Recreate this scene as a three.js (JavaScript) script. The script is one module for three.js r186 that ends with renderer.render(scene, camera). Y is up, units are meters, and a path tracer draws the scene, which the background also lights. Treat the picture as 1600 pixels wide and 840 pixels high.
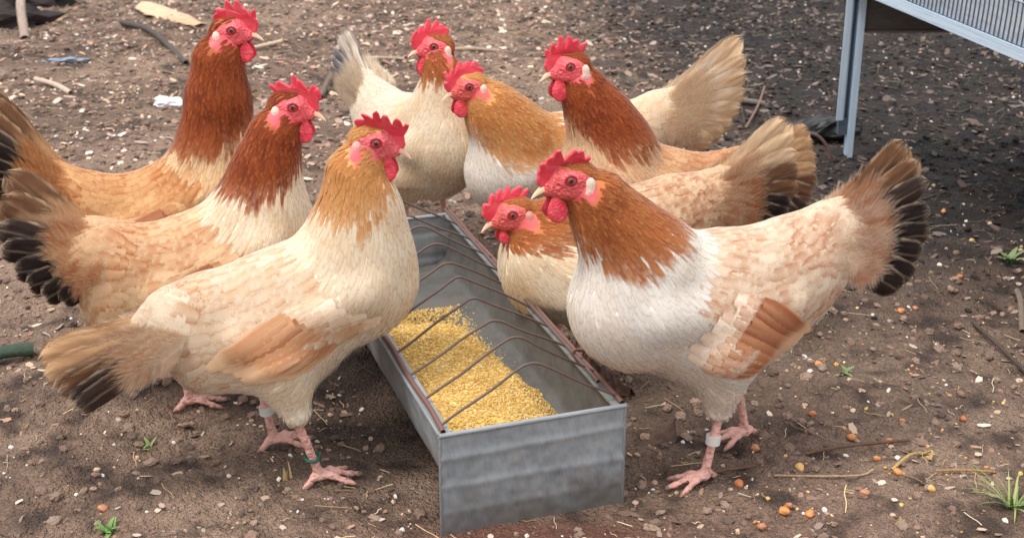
import * as THREE from 'three';
import { mergeGeometries } from 'three/addons/utils/BufferGeometryUtils.js';
import { ImprovedNoise } from 'three/addons/math/ImprovedNoise.js';

// ---------------------------------------------------------------- camera, sky, sun, exposure
const scene = new THREE.Scene();
const PITCH = 0.3868;
const camera = new THREE.PerspectiveCamera(21.62, 1600 / 840, 0.05, 600);
camera.position.set(0, 0.75, 0);
camera.rotation.x = -PITCH;
camera.focus = 1.5; camera.userData.fStop = 12;

const renderer = new THREE.WebGLRenderer({ antialias: true });
renderer.setSize(1024, 537);
renderer.toneMapping = THREE.LinearToneMapping;
renderer.toneMappingExposure = 1.68;
renderer.shadowMap.enabled = true;

{ // overcast sky: brighter overhead than at the horizon
  const w = 64, h = 32, d = new Float32Array(w * h * 4);
  for (let j = 0; j < h; j++) for (let i = 0; i < w; i++) {
    const el = ((j + 0.5) / h - 0.5) * Math.PI, up = Math.max(0, Math.sin(el));
    const b = el < 0 ? 0.35 : 0.42 + 0.75 * Math.pow(up, 0.9);
    const o = (j * w + i) * 4;
    d[o] = b * 0.985; d[o + 1] = b; d[o + 2] = b * 1.045; d[o + 3] = 1;
  }
  const t = new THREE.DataTexture(d, w, h, THREE.RGBAFormat, THREE.FloatType);
  t.mapping = THREE.EquirectangularReflectionMapping; t.magFilter = THREE.LinearFilter; t.minFilter = THREE.LinearFilter;
  t.needsUpdate = true;
  scene.background = t; scene.environment = t;
}
const sun = new THREE.DirectionalLight(new THREE.Color(1, 0.95, 0.87), 1.5);
sun.position.set(-2.2, 5.2, -0.6);
sun.target.position.set(0.1, 0, -1.7);
sun.castShadow = true; sun.shadow.radius = 28;
sun.shadow.camera.left = -3; sun.shadow.camera.right = 3; sun.shadow.camera.top = 3; sun.shadow.camera.bottom = -3;
sun.shadow.camera.far = 14; sun.shadow.mapSize.set(2048, 2048);
scene.add(sun, sun.target);

// ---------------------------------------------------------------- helpers
let seed = 1234567;
function rnd() { seed |= 0; seed = (seed + 0x6d2b79f5) | 0; let t = Math.imul(seed ^ (seed >>> 15), 1 | seed); t = (t + Math.imul(t ^ (t >>> 7), 61 | t)) ^ t; return ((t ^ (t >>> 14)) >>> 0) / 4294967296; }
const rr = (a, b) => a + (b - a) * rnd();
const perlin = new ImprovedNoise();
const N3 = (x, y, z) => perlin.noise(x + 17.3, y + 5.1, z + 9.7);
const fbm = (x, y, oct) => { let a = 0, s = 1, f = 1; for (let i = 0; i < oct; i++) { a += s * N3(x * f, y * f, i * 7.3); s *= 0.5; f *= 2.03; } return a; };
const clamp = (x, a, b) => Math.min(b, Math.max(a, x));
const sm = (a, b, x) => { const t = clamp((x - a) / (b - a), 0, 1); return t * t * (3 - 2 * t); };
const lerp = (a, b, t) => a + (b - a) * t;
const V = (x, y, z) => new THREE.Vector3(x, y, z);
const srgb = (r, g, b) => { const c = new THREE.Color().setRGB(r / 255, g / 255, b / 255, THREE.SRGBColorSpace); return [c.r, c.g, c.b]; };
const mix3 = (a, b, t) => [lerp(a[0], b[0], t), lerp(a[1], b[1], t), lerp(a[2], b[2], t)];
const names = {};
function numbered(n) { const k = names[n] = (names[n] ?? -1) + 1; return k ? n + '_' + String(k).padStart(3, '0') : n; }
function tag(o, label, category, group) { o.userData.label = label; if (category) o.userData.category = category; if (group) o.userData.group = group; return o; }
function thing(name, label, category, x, y, z, turn = 0, group) {
  const g = new THREE.Group(); g.name = numbered(name); g.position.set(x, y, z); g.rotation.y = turn; scene.add(g);
  return tag(g, label, category, group);
}
function part(name, geo, m, parent) {
  const o = new THREE.Mesh(geo, m); o.name = numbered(name); o.castShadow = o.receiveShadow = true; parent.add(o); return o;
}
function geoFrom(pos, idx, col, uv, nor) {
  const g = new THREE.BufferGeometry();
  g.setAttribute('position', new THREE.Float32BufferAttribute(pos, 3));
  if (col) g.setAttribute('color', new THREE.Float32BufferAttribute(col, 3));
  if (uv) g.setAttribute('uv', new THREE.Float32BufferAttribute(uv, 2));
  g.setIndex(idx);
  if (nor) g.setAttribute('normal', new THREE.Float32BufferAttribute(nor, 3)); else g.computeVertexNormals();
  return g;
}
function tint(g, f) { // vertex colours from a function of position
  const p = g.attributes.position, c = new Float32Array(p.count * 3);
  for (let i = 0; i < p.count; i++) { const k = f(p.getX(i), p.getY(i), p.getZ(i)); c[i * 3] = k[0]; c[i * 3 + 1] = k[1]; c[i * 3 + 2] = k[2]; }
  g.setAttribute('color', new THREE.BufferAttribute(c, 3)); return g;
}
function rod(pts, r, seg = 24, sides = 6) {
  return new THREE.TubeGeometry(new THREE.CatmullRomCurve3(pts, false, 'centripetal'), seg, r, sides, false);
}
function texture(n, f, rgb = false, rep) {
  const d = new Uint8Array(n * n * 4);
  for (let j = 0; j < n; j++) for (let i = 0; i < n; i++) {
    const v = f(i / n, j / n), o = (j * n + i) * 4;
    for (let k = 0; k < 3; k++) d[o + k] = clamp((rgb ? v[k] : v) * 255, 0, 255);
    d[o + 3] = 255;
  }
  const t = new THREE.DataTexture(d, n, n); t.wrapS = t.wrapT = THREE.RepeatWrapping; t.magFilter = THREE.LinearFilter; t.minFilter = THREE.LinearMipmapLinearFilter;
  if (rep) t.repeat.set(rep, rep);
  t.needsUpdate = true; return t;
}
// tileable value noise for textures
function tileNoise(n, s) {
  const g = new Float32Array(n * n); let q = s * 7919 + 13;
  for (let i = 0; i < g.length; i++) { q = (q * 1664525 + 1013904223) >>> 0; g[i] = q / 4294967296; }
  return (u, v) => { const x = u * n, y = v * n, i = Math.floor(x), j = Math.floor(y), a = x - i, b = y - j, A = a * a * (3 - 2 * a), B = b * b * (3 - 2 * b);
    const G = (p, r) => g[(((r % n) + n) % n) * n + (((p % n) + n) % n)];
    return lerp(lerp(G(i, j), G(i + 1, j), A), lerp(G(i, j + 1), G(i + 1, j + 1), A), B); };
}

// ---------------------------------------------------------------- ground
function groundY(x, z) {
  const near = clamp(1.6 - Math.max(Math.abs(x) - 1.4, 0, -z - 3.6) , 0, 1);
  let h = 0.012 * fbm(x * 2.3, z * 2.3, 3) + near * (0.008 * fbm(x * 14, z * 14, 3) + 0.005 * Math.abs(N3(x * 55, 0, z * 55)) + 0.002 * N3(x * 130, 3, z * 130));
  // hollow scratched under the birds left of the trough, firm level bed under the trough itself
  const tx = (x - 0.0213) * 0.945 - (z + 1.1945) * 0.327, tz = -(x - 0.0213) * 0.327 - (z + 1.1945) * 0.945;
  const bed = sm(0.17, 0.1, Math.abs(tx)) * sm(-0.1, 0, tz) * sm(0.72, 0.6, tz);
  h = lerp(h, -0.002, bed * 0.9);
  h += -0.012 * Math.exp(-(((x + 0.2) / 0.12) ** 2 + ((z + 1.38) / 0.13) ** 2)) - 0.008 * Math.exp(-(((x - 0.2) / 0.12) ** 2 + ((z + 1.42) / 0.12) ** 2));
  return h;
}
{
  const xs = [], zs = [];
  for (let x = -1.55; x <= 1.5501; x += 0.0075) xs.push(x);
  for (let k = 0, d = 0.012; k < 34; k++, d *= 1.27) { xs.push(xs[xs.length - 1] + d); xs.unshift(xs[0] - d); }
  for (let z = -1.0, d = 0.006; z > -4.3; z -= d, d = 0.006 + 0.003 * (-z - 1.0)) zs.push(z);
  for (let k = 0, d = 0.02; k < 34; k++, d *= 1.27) zs.push(zs[zs.length - 1] - d);
  for (let k = 0, d = 0.01; k < 34; k++, d *= 1.27) zs.unshift(zs[0] + d);
  const nx = xs.length, nz = zs.length, pos = new Float32Array(nx * nz * 3), col = new Float32Array(nx * nz * 3), uv = new Float32Array(nx * nz * 2), idx = new Uint32Array((nx - 1) * (nz - 1) * 6);
  const light = srgb(163, 138, 119), pink = srgb(144, 117, 102), mid = srgb(127, 103, 87), dark = srgb(62, 48, 41), black = srgb(20, 16, 14), red = srgb(108, 58, 44);
  for (let j = 0, o = 0; j < nz; j++) for (let i = 0; i < nx; i++, o++) {
    const x = xs[i], z = zs[j];
    pos[o * 3] = x; pos[o * 3 + 1] = groundY(x, z); pos[o * 3 + 2] = z; uv[o * 2] = x; uv[o * 2 + 1] = -z;
    const a = fbm(x * 3.1, z * 3.1, 3), b = fbm(x * 21, z * 21, 3), c2 = N3(x * 70, 2, z * 70);
    let c = mix3(mid, light, sm(-0.4, 0.6, a + 0.5 * b));
    c = mix3(c, pink, sm(0.0, 0.8, N3(x * 4, 8, z * 4) + 0.4 * b) * 0.8);
    c = mix3(c, dark, sm(0.05, 0.65, -b + 0.35 * c2 - 0.25 * a) * 0.85);
    // near-black soil colour towards the right-hand back, darker in the scratched hollows
    const backDark = sm(0.12, 0.6, x + 0.1 * (-z - 2.0) + 0.2 * a) * sm(1.5, 2.0, -z + 0.15 * a);
    c = mix3(c, mix3(black, dark, 0.8 * sm(-0.4, 1.0, b + 0.5 * c2)), backDark * 0.98);
    const rightmid = sm(0.05, 0.4, x) * sm(1.25, 1.5, -z); c = mix3(c, dark, rightmid * 0.3 * (1 - backDark));
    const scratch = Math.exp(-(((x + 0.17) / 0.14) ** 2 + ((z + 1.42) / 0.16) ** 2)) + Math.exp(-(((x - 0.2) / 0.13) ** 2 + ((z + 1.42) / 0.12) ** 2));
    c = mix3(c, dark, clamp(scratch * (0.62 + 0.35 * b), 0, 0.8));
    const brick = Math.exp(-(((x - 0.03) / 0.14) ** 2 + ((z + 1.16) / 0.035) ** 2)); c = mix3(c, red, clamp(brick * (0.65 + 0.5 * b), 0, 0.75));
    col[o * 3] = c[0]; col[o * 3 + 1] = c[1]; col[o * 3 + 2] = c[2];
  }
  for (let j = 0, o = 0; j < nz - 1; j++) for (let i = 0; i < nx - 1; i++) { const a = j * nx + i, b = a + 1, c = a + nx, d = c + 1; idx[o++] = a; idx[o++] = b; idx[o++] = c; idx[o++] = b; idx[o++] = d; idx[o++] = c; }
  const g = new THREE.BufferGeometry();
  g.setAttribute('position', new THREE.BufferAttribute(pos, 3)); g.setAttribute('color', new THREE.BufferAttribute(col, 3)); g.setAttribute('uv', new THREE.BufferAttribute(uv, 2));
  g.setIndex(new THREE.BufferAttribute(idx, 1)); g.computeVertexNormals();
  const n1 = tileNoise(16, 1), n2 = tileNoise(64, 2), n3 = tileNoise(190, 3), n4 = tileNoise(400, 4);
  const soil = texture(1024, (u, v) => { const b = 0.62 + 0.14 * n1(u, v) + 0.2 * n2(u, v) + 0.3 * (n3(u, v) - 0.5) + 0.26 * (n4(u, v) - 0.5); const w = n3(v, u); return w > 0.93 ? [b + 0.2, b + 0.18, b + 0.15] : [b * 1.02, b * 0.99, b * 0.96]; }, true, 1.9);
  const bump = texture(1024, (u, v) => 0.4 * n2(u, v) + 0.45 * n3(u, v) + 0.3 * n4(u, v), false, 2.3);
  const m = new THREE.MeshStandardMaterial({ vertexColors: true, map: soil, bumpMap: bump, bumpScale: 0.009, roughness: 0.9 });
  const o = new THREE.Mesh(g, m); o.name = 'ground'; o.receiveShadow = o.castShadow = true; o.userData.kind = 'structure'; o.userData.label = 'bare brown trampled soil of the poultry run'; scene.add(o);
}

// ---------------------------------------------------------------- feed trough (local: x across, -z along it away from the camera)
const TW = 0.0925, TH = 0.106, TL = 0.58, TROUGH = [0.0213, -1.1945, 0.333];
const zincNoise = [tileNoise(10, 31), tileNoise(40, 32), tileNoise(120, 33)];
const zincMap = texture(512, (u, v) => { const a = zincNoise[0](u, v), b = zincNoise[1](u, v), c = zincNoise[2](u, v * 0.5 + u); const k = 0.62 + 0.22 * a + 0.2 * b + 0.12 * (c - 0.5); const rust = sm(0.72, 0.95, b * 0.6 + a * 0.5); return [k + 0.02 * rust, k * (1 - 0.07 * rust), k * (1 - 0.16 * rust)]; }, true);
const zincRough = texture(512, (u, v) => 0.42 + 0.3 * zincNoise[1](u, v) + 0.2 * zincNoise[0](v, u));
const zinc = new THREE.MeshStandardMaterial({ color: new THREE.Color(0.37, 0.4, 0.42), map: zincMap, roughnessMap: zincRough, vertexColors: true, roughness: 1, metalness: 0.3, bumpMap: zincRough, bumpScale: 0.0006 });
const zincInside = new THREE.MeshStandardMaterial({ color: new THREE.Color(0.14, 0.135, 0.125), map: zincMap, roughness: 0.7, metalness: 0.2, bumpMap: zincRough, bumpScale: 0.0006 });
const rustNoise = tileNoise(60, 41);
const rustMap = texture(256, (u, v) => { const a = rustNoise(u, v), b = rustNoise(v, u * 2); return a > 0.45 ? [0.1 + 0.07 * b, 0.062 + 0.045 * b, 0.054 + 0.035 * b] : [0.09 + 0.09 * b, 0.065 + 0.07 * b, 0.06 + 0.06 * b]; }, true, 6);
const rustWire = new THREE.MeshStandardMaterial({ map: rustMap, roughness: 0.62, metalness: 0.25 });
const redWire = new THREE.MeshStandardMaterial({ map: rustMap, color: new THREE.Color(1.35, 1.02, 0.95), roughness: 0.7, metalness: 0.15 });
{
  const t = thing('feed_trough', 'long galvanised metal feed trough with a rusty wire grill between the hens', 'feed trough', TROUGH[0], 0, TROUGH[1], TROUGH[2]);
  // mud splashed up from the ground, dried streaks, rust freckles
  const grime = (x, y, z) => { const n = N3(x * 26, y * 20, z * 12) + 0.6 * N3(x * 90, y * 60, z * 40), m = clamp(sm(0.06, -0.01, y + 0.03 * n) * 0.85 + sm(0.55, 0.95, n) * 0.4 + 0.4 * sm(0.15, 0.8, N3(x * 60, y * 5, z * 60)), 0, 0.9), r = sm(0.5, 0.8, N3(x * 130, y * 130, z * 90)) * 0.5; return mix3(mix3([1, 1, 1], [0.5, 0.4, 0.33], m), [0.6, 0.32, 0.2], r); };
  // end plates: sheet with pressed ridges and a rolled top edge
  const plate = (z, out) => {
    const nx = 40, ny = 44, pos = [], uv = [], idx = [];
    const face = (side) => {
      const at = pos.length / 3;
      for (let j = 0; j <= ny; j++) for (let i = 0; i <= nx; i++) {
        const x = lerp(-TW - 0.002, TW + 0.002, i / nx), y = lerp(-0.006, TH, j / ny);
        const ridge = 0.0014 * Math.exp(-(((y - 0.083 - 0.02 * x) / 0.0035) ** 2)) + 0.0012 * Math.exp(-(((y - 0.05 + 0.01 * x) / 0.004) ** 2)) + 0.0006 * Math.exp(-(((y - 0.022) / 0.004) ** 2)) + 0.0016 * N3(x * 22, y * 22, 4);
        pos.push(x, y, z + out * (ridge + (side > 0 ? 0.0014 : 0))); uv.push(x * 4, y * 4);
      }
      for (let j = 0; j < ny; j++) for (let i = 0; i < nx; i++) { const a = at + j * (nx + 1) + i, b = a + 1, c = a + nx + 1, d = c + 1; if (side * out > 0) idx.push(a, b, c, b, d, c); else idx.push(a, c, b, b, c, d); }
    };
    face(1); face(-1);
    const g = geoFrom(pos, idx, null, uv);
    const roll = new THREE.CylinderGeometry(0.0026, 0.0026, TW * 2 + 0.006, 8); roll.rotateZ(Math.PI / 2); roll.translate(0, TH + 0.0012, z + out * 0.001);
    const s1 = new THREE.CylinderGeometry(0.0018, 0.0018, TH + 0.006, 6); s1.translate(-TW - 0.002, TH / 2 - 0.003, z + out * 0.0008);
    const s2 = s1.clone(); s2.translate(2 * TW + 0.004, 0, 0);
    part('end_plate', tint(mergeGeometries([g, roll, s1, s2]), grime), zinc, t);
  };
  plate(0, 1); plate(-TL, -1);
  // bent sheet of the bin: a profile swept along the trough, outside and inside skins
  const prof = [[-TW, TH], [-TW + 0.004, 0.07], [-TW + 0.009, 0.047], [-TW + 0.02, 0.038], [0, 0.034], [TW - 0.02, 0.038], [TW - 0.009, 0.047], [TW - 0.004, 0.07], [TW, TH]];
  const sweep = (off, flip) => {
    const pos = [], uv = [], idx = [], n = prof.length, m = 24;
    for (let k = 0; k <= m; k++) for (let i = 0; i < n; i++) {
      const z = -lerp(0.0016, TL - 0.0016, k / m), dent = 0.0012 * N3(i * 2.1, k * 0.35, 2) * (i > 0 && i < n - 1 ? 1 : 0.3);
      pos.push(prof[i][0] * (1 - off / TW) + dent, prof[i][1] + (i > 0 && i < n - 1 ? off : 0) * 0.9, z); uv.push(i * 0.12, z * 4);
    }
    for (let k = 0; k < m; k++) for (let i = 0; i < n - 1; i++) { const a = k * n + i, b = a + 1, c = a + n, d = c + 1; if (flip) idx.push(a, b, c, b, d, c); else idx.push(a, c, b, b, c, d); }
    return tint(geoFrom(pos, idx, null, uv), grime);
  };
  part('bin', sweep(0, true), zinc, t);
  part('bin_lining', sweep(0.0013, false), zincInside, t);
  for (const s of [-1, 1]) { // folded rims
    const g = new THREE.BoxGeometry(0.011, 0.0024, TL - 0.006, 1, 1, 1); g.translate(s * (TW - 0.0045), TH + 0.0006, -TL / 2);
    const lip = new THREE.CylinderGeometry(0.0021, 0.0021, TL - 0.004, 8); lip.rotateX(Math.PI / 2); lip.translate(s * (TW + 0.0012), TH, -TL / 2);
    part('rim', tint(mergeGeometries([g, lip]), (x, y, z) => mix3([1, 1, 1], [0.85, 0.72, 0.5], sm(0, 0.5, N3(x * 40, 2, z * 60)))), zinc, t);
  }
  // grill: two side rods hinged at the rims and ten bent wires
  for (const s of [-1, 1]) {
    const pts = []; for (let k = 0; k <= 12; k++) pts.push(V(s * (TW - 0.002) + 0.0008 * Math.sin(k * 2.3 + s), TH + 0.005 + 0.0006 * Math.sin(k * 1.7), 0.001 - (TL + 0.002) * k / 12));
    part('side_rod', rod(pts, 0.0026, 40, 7), redWire, t);
  }
  const r2 = [V(TW - 0.012, TH + 0.0125, -0.035), V(TW - 0.012, TH + 0.013, -0.3), V(TW - 0.012, TH + 0.0125, -TL + 0.01)];
  part('side_rod', rod(r2, 0.0021, 30, 7), rustWire, t);
  part('hinge_clip', rod([V(TW - 0.006, TH + 0.001, -0.098), V(TW - 0.014, TH + 0.017, -0.1), V(TW + 0.003, TH + 0.012, -0.102), V(TW + 0.004, TH, -0.1)], 0.0022, 16, 6), redWire, t);
  for (let k = 0; k < 10; k++) {
    const z = -0.012 - k * 0.0555, pk = 0.053 + 0.003 * Math.sin(k * 2.1), px = 0.004 * Math.sin(k * 1.3 + 0.5);
    const L0 = V(-TW + 0.001, TH + 0.004, z), T0 = V(px, TH + pk + 0.004, z - 0.003), R0 = V(TW - 0.001, TH + 0.005, z), P = [];
    for (const q of [0, 0.2, 0.4, 0.6, 0.78, 0.9]) P.push(L0.clone().lerp(T0, q).add(V(0, 0.0008 * Math.sin(q * 9 + k), 0)));
    P.push(V(px - 0.0032, TH + pk + 0.001, z - 0.003), V(px + 0.0032, TH + pk + 0.001, z - 0.003));
    for (const q of [0.1, 0.22, 0.4, 0.6, 0.8, 1]) P.push(T0.clone().lerp(R0, q).add(V(0, 0.0008 * Math.sin(q * 8 + k), 0)));
    part('grill_wire', rod(P, 0.00135, 48, 6), rustWire, t);
  }
  // feed: a mound heaped against the left side, falling towards the right wall and the far end
  const feedY = (x, z) => {
    const d = -z, lump = 0.004 * N3(x * 40, 1, z * 40) + 0.006 * N3(x * 14, 5, z * 14);
    const slope = 0.092 - 0.02 * sm(-0.02, 0.05, x) - 0.04 * sm(0.03, 0.085, x + 0.12 * (d - 0.13) * (d > 0.13 ? 1 : 0) - (d < 0.05 ? 0.012 : 0));
    return slope - 0.055 * sm(0.27, 0.42, d + 0.25 * (x + 0.06)) - 0.016 * sm(0.05, 0.0, d) + lump;
  };
  const nx = 46, nz = 120, pos = [], idx = [], col = [], ye = srgb(206, 168, 88), ye2 = srgb(176, 134, 62), pale = srgb(230, 206, 146);
  for (let j = 0; j <= nz; j++) for (let i = 0; i <= nx; i++) {
    const x = lerp(-TW + 0.006, TW - 0.017, i / nx), z = -lerp(0.003, 0.47, j / nz);
    pos.push(x, feedY(x, z), z); const q = N3(x * 90, 4, z * 90) + 0.5 * N3(x * 220, 1, z * 220); const c = mix3(mix3(ye, ye2, sm(-0.1, 0.6, q)), pale, sm(0.2, 0.8, -q)); col.push(...c);
  }
  for (let j = 0; j < nz; j++) for (let i = 0; i < nx; i++) { const a = j * (nx + 1) + i, b = a + 1, c = a + nx + 1, d = c + 1; idx.push(a, b, c, b, d, c); }
  const f = thing('grain_feed', 'loose yellow crushed maize heaped inside the metal trough', 'feed', TROUGH[0], 0, TROUGH[1], TROUGH[2]); f.userData.kind = 'stuff';
  const matF = new THREE.MeshStandardMaterial({ vertexColors: true, roughness: 0.9 });
  part('feed_heap', geoFrom(pos, idx, col), matF, f).userData.kind = 'stuff';
  const gg = new THREE.DodecahedronGeometry(1, 0), count = 14000, im = new THREE.InstancedMesh(gg, new THREE.MeshStandardMaterial({ roughness: 0.8 }), count), q = new THREE.Quaternion(), e = new THREE.Euler(), mt = new THREE.Matrix4();
  for (let k = 0; k < count; k++) {
    const x = rr(-TW + 0.008, TW - 0.02), z = -rr(0.004, 0.44), y = feedY(x, z), s = rr(0.0007, 0.0016);
    e.set(rr(0, 6), rr(0, 6), rr(0, 6)); q.setFromEuler(e); mt.compose(V(x, Math.max(y, 0.037) + s * 0.3, z), q, V(s, s * rr(0.5, 1), s * rr(0.8, 1.6))); im.setMatrixAt(k, mt);
    const c = mix3(mix3(ye2, ye, rnd()), pale, rnd() < 0.2 ? 0.8 : rnd() * 0.3); im.setColorAt(k, new THREE.Color().setRGB(...c));
  }
  im.name = 'grain'; im.userData.kind = 'stuff'; im.castShadow = im.receiveShadow = true; f.add(im);
}
// ---------------------------------------------------------------- metal cage on legs, top right
{
  const blueZinc = new THREE.MeshStandardMaterial({ color: new THREE.Color(0.58, 0.72, 0.86), map: zincMap, roughness: 0.55, metalness: 0.05 });
  const darkZinc = new THREE.MeshStandardMaterial({ color: new THREE.Color(0.12, 0.15, 0.2), map: zincMap, roughness: 0.6, metalness: 0.3 });
  const whitePanel = new THREE.MeshStandardMaterial({ color: new THREE.Color(0.5, 0.56, 0.64), map: zincMap, roughness: 0.6, metalness: 0.1 });
  const boardMat = new THREE.MeshStandardMaterial({ color: new THREE.Color(0.13, 0.115, 0.105), map: zincMap, roughness: 0.85 });
  const gx = 0.575, gz = -2.337, t = thing('metal_cage', 'pale blue galvanised cage or hutch standing on a channel leg over dark soil', 'cage', gx, groundY(gx, gz), gz, 0);
  // folded channel leg: two bright flanges and a recessed web
  const box = (w, h, d, x, y, z) => { const g = new THREE.BoxGeometry(w, h, d); g.translate(x, y, z); return g; };
  const leg = part('leg', mergeGeometries([box(0.0105, 0.5, 0.003, -0.0125, 0.322, 0.001), box(0.003, 0.5, 0.016, -0.0057, 0.322, -0.009), box(0.003, 0.56, 0.016, 0.0057, 0.288, -0.009), box(0.0085, 0.565, 0.003, 0.0115, 0.288, 0.001)]), blueZinc, t);
  part('leg_web', box(0.0112, 0.5, 0.003, 0, 0.322, -0.0165), darkZinc, leg);
  part('notch_shade', box(0.018, 0.03, 0.012, -0.003, 0.06, -0.008), darkZinc, leg);  // dark block standing in for the black shadow in the foot notch
  // side rail, towards the camera and to the right, with its wire wall above
  const dir = V(0.228, 0, 0.973), side = V(0.973, 0, -0.228), yaw = Math.atan2(dir.x, dir.z), base = V(0.0, 0.297, 0.06);
  const put = (g, along, up, out) => { g.rotateY(yaw); g.translate(base.x + dir.x * along + side.x * out, base.y + up, base.z + dir.z * along + side.z * out); return g; };
  const L = 1.0;
  part('bottom_rail', mergeGeometries([put(new THREE.BoxGeometry(0.003, 0.017, L), L / 2 - 0.1, 0.0085, 0), put(new THREE.BoxGeometry(0.02, 0.003, L), L / 2 - 0.1, 0.0015, 0.0118)]), blueZinc, t);
  part('wall_panel', put(new THREE.BoxGeometry(0.002, 0.17, L), L / 2 - 0.1, 0.1025, 0.006), whitePanel, t);
  for (let k = 0; k < 62; k++) { const a = -0.02 + k * 0.0115; part('wall_wire', put(rod([V(0, 0.012, 0), V(0.0006, 0.06, 0.003), V(0, 0.18, 0)], 0.00095, 8, 5), a, 0, 0.0035), darkZinc, t); }
  for (const u of [0.075, 0.13]) part('cross_wire', put(new THREE.BoxGeometry(0.002, 0.002, L), L / 2 - 0.1, u, 0.0045), blueZinc, t);
  // end board between the legs
  const bd = new THREE.BoxGeometry(0.012, 0.12, 0.5); bd.rotateY(Math.PI / 2 + 0.02); bd.translate(0.265, 0.287, -0.02);
  part('end_board', bd, boardMat, t);
  const lip = new THREE.BoxGeometry(0.016, 0.004, 0.5); lip.rotateY(Math.PI / 2 + 0.02); lip.translate(0.265, 0.224, -0.018);
  part('board_lip', lip, new THREE.MeshStandardMaterial({ color: new THREE.Color(0.2, 0.15, 0.125), roughness: 0.8, map: zincMap }), t);
  // floor of the cage and far legs, so that it stands
  const fl = new THREE.BoxGeometry(0.5, 0.004, L); fl.rotateY(yaw); fl.translate(base.x + dir.x * (L / 2 - 0.1) + side.x * 0.262, base.y + 0.004, base.z + dir.z * (L / 2 - 0.1) + side.z * 0.262);
  part('floor_panel', fl, darkZinc, t);
  for (const [a, o] of [[0.0, 0.49], [0.88, 0.49], [0.88, 0.01]]) { const g = new THREE.BoxGeometry(0.024, 0.31, 0.018); put(g, a, -0.153, o); part('leg', g, blueZinc, t); }
}
// ---------------------------------------------------------------- hens
// A hen is laid out in its own frame: x forward, y up, z to its right. Its skin is a smooth-min field of tapered capsules, meshed with
// surface nets; feathers are laid over that field by walking along it in the direction that the plumage grows.
class Surface {
  grad(p, out) {
    const e = 0.0012, x = p.x, y = p.y, z = p.z, d = this.d(x, y, z);
    out.set(this.d(x + e, y, z) - d, this.d(x, y + e, z) - d, this.d(x, y, z + e) - d);
    const l = out.length() || 1; out.multiplyScalar(1 / l); out.d = d / Math.max(0.55, l / e); return out;
  }
}
class Field extends Surface {
  constructor(k, slim = 0) { super(); this.k = k; this.p = []; this.slim = slim; }
  cap(a, b, ra, rb, zs = 1, w = 1) { this.p.push([a[0], a[1], a[2] * zs, b[0] - a[0], b[1] - a[1], (b[2] - a[2]) * zs, ra - this.slim, rb - this.slim, zs, Math.max(1e-9, (b[0] - a[0]) ** 2 + (b[1] - a[1]) ** 2 + ((b[2] - a[2]) * zs) ** 2)]); return this; }
  d(x, y, z) {
    const k = this.k; let r = 1e3;
    for (const q of this.p) {
      const px = x - q[0], py = y - q[1], pz = z * q[8] - q[2];
      let t = (px * q[3] + py * q[4] + pz * q[5]) / q[9]; t = t < 0 ? 0 : t > 1 ? 1 : t;
      const dx = px - t * q[3], dy = py - t * q[4], dz = pz - t * q[5];
      const e = Math.sqrt(dx * dx + dy * dy + dz * dz) - (q[6] + (q[7] - q[6]) * t);
      const h = k - Math.abs(r - e); r = Math.min(r, e) - (h > 0 ? h * h / (4 * k) : 0);
    }
    return r;
  }
}
class Joined extends Surface { // the body with the head set on it
  constructor(a, b, inv, scale) { super(); this.a = a; this.b = b; this.e = inv.elements; this.s = scale; }
  d(x, y, z) {
    const r = this.a.d(x, y, z), e = this.e, X = e[0] * x + e[4] * y + e[8] * z + e[12], Y = e[1] * x + e[5] * y + e[9] * z + e[13], Z = e[2] * x + e[6] * y + e[10] * z + e[14];
    if (X * X + Y * Y + Z * Z > 0.0081) return r;
    const q = this.b.d(X, Y, Z) * this.s, h = 0.006 - Math.abs(r - q); return Math.min(r, q) - (h > 0 ? h * h / 0.024 : 0);
  }
}
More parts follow.
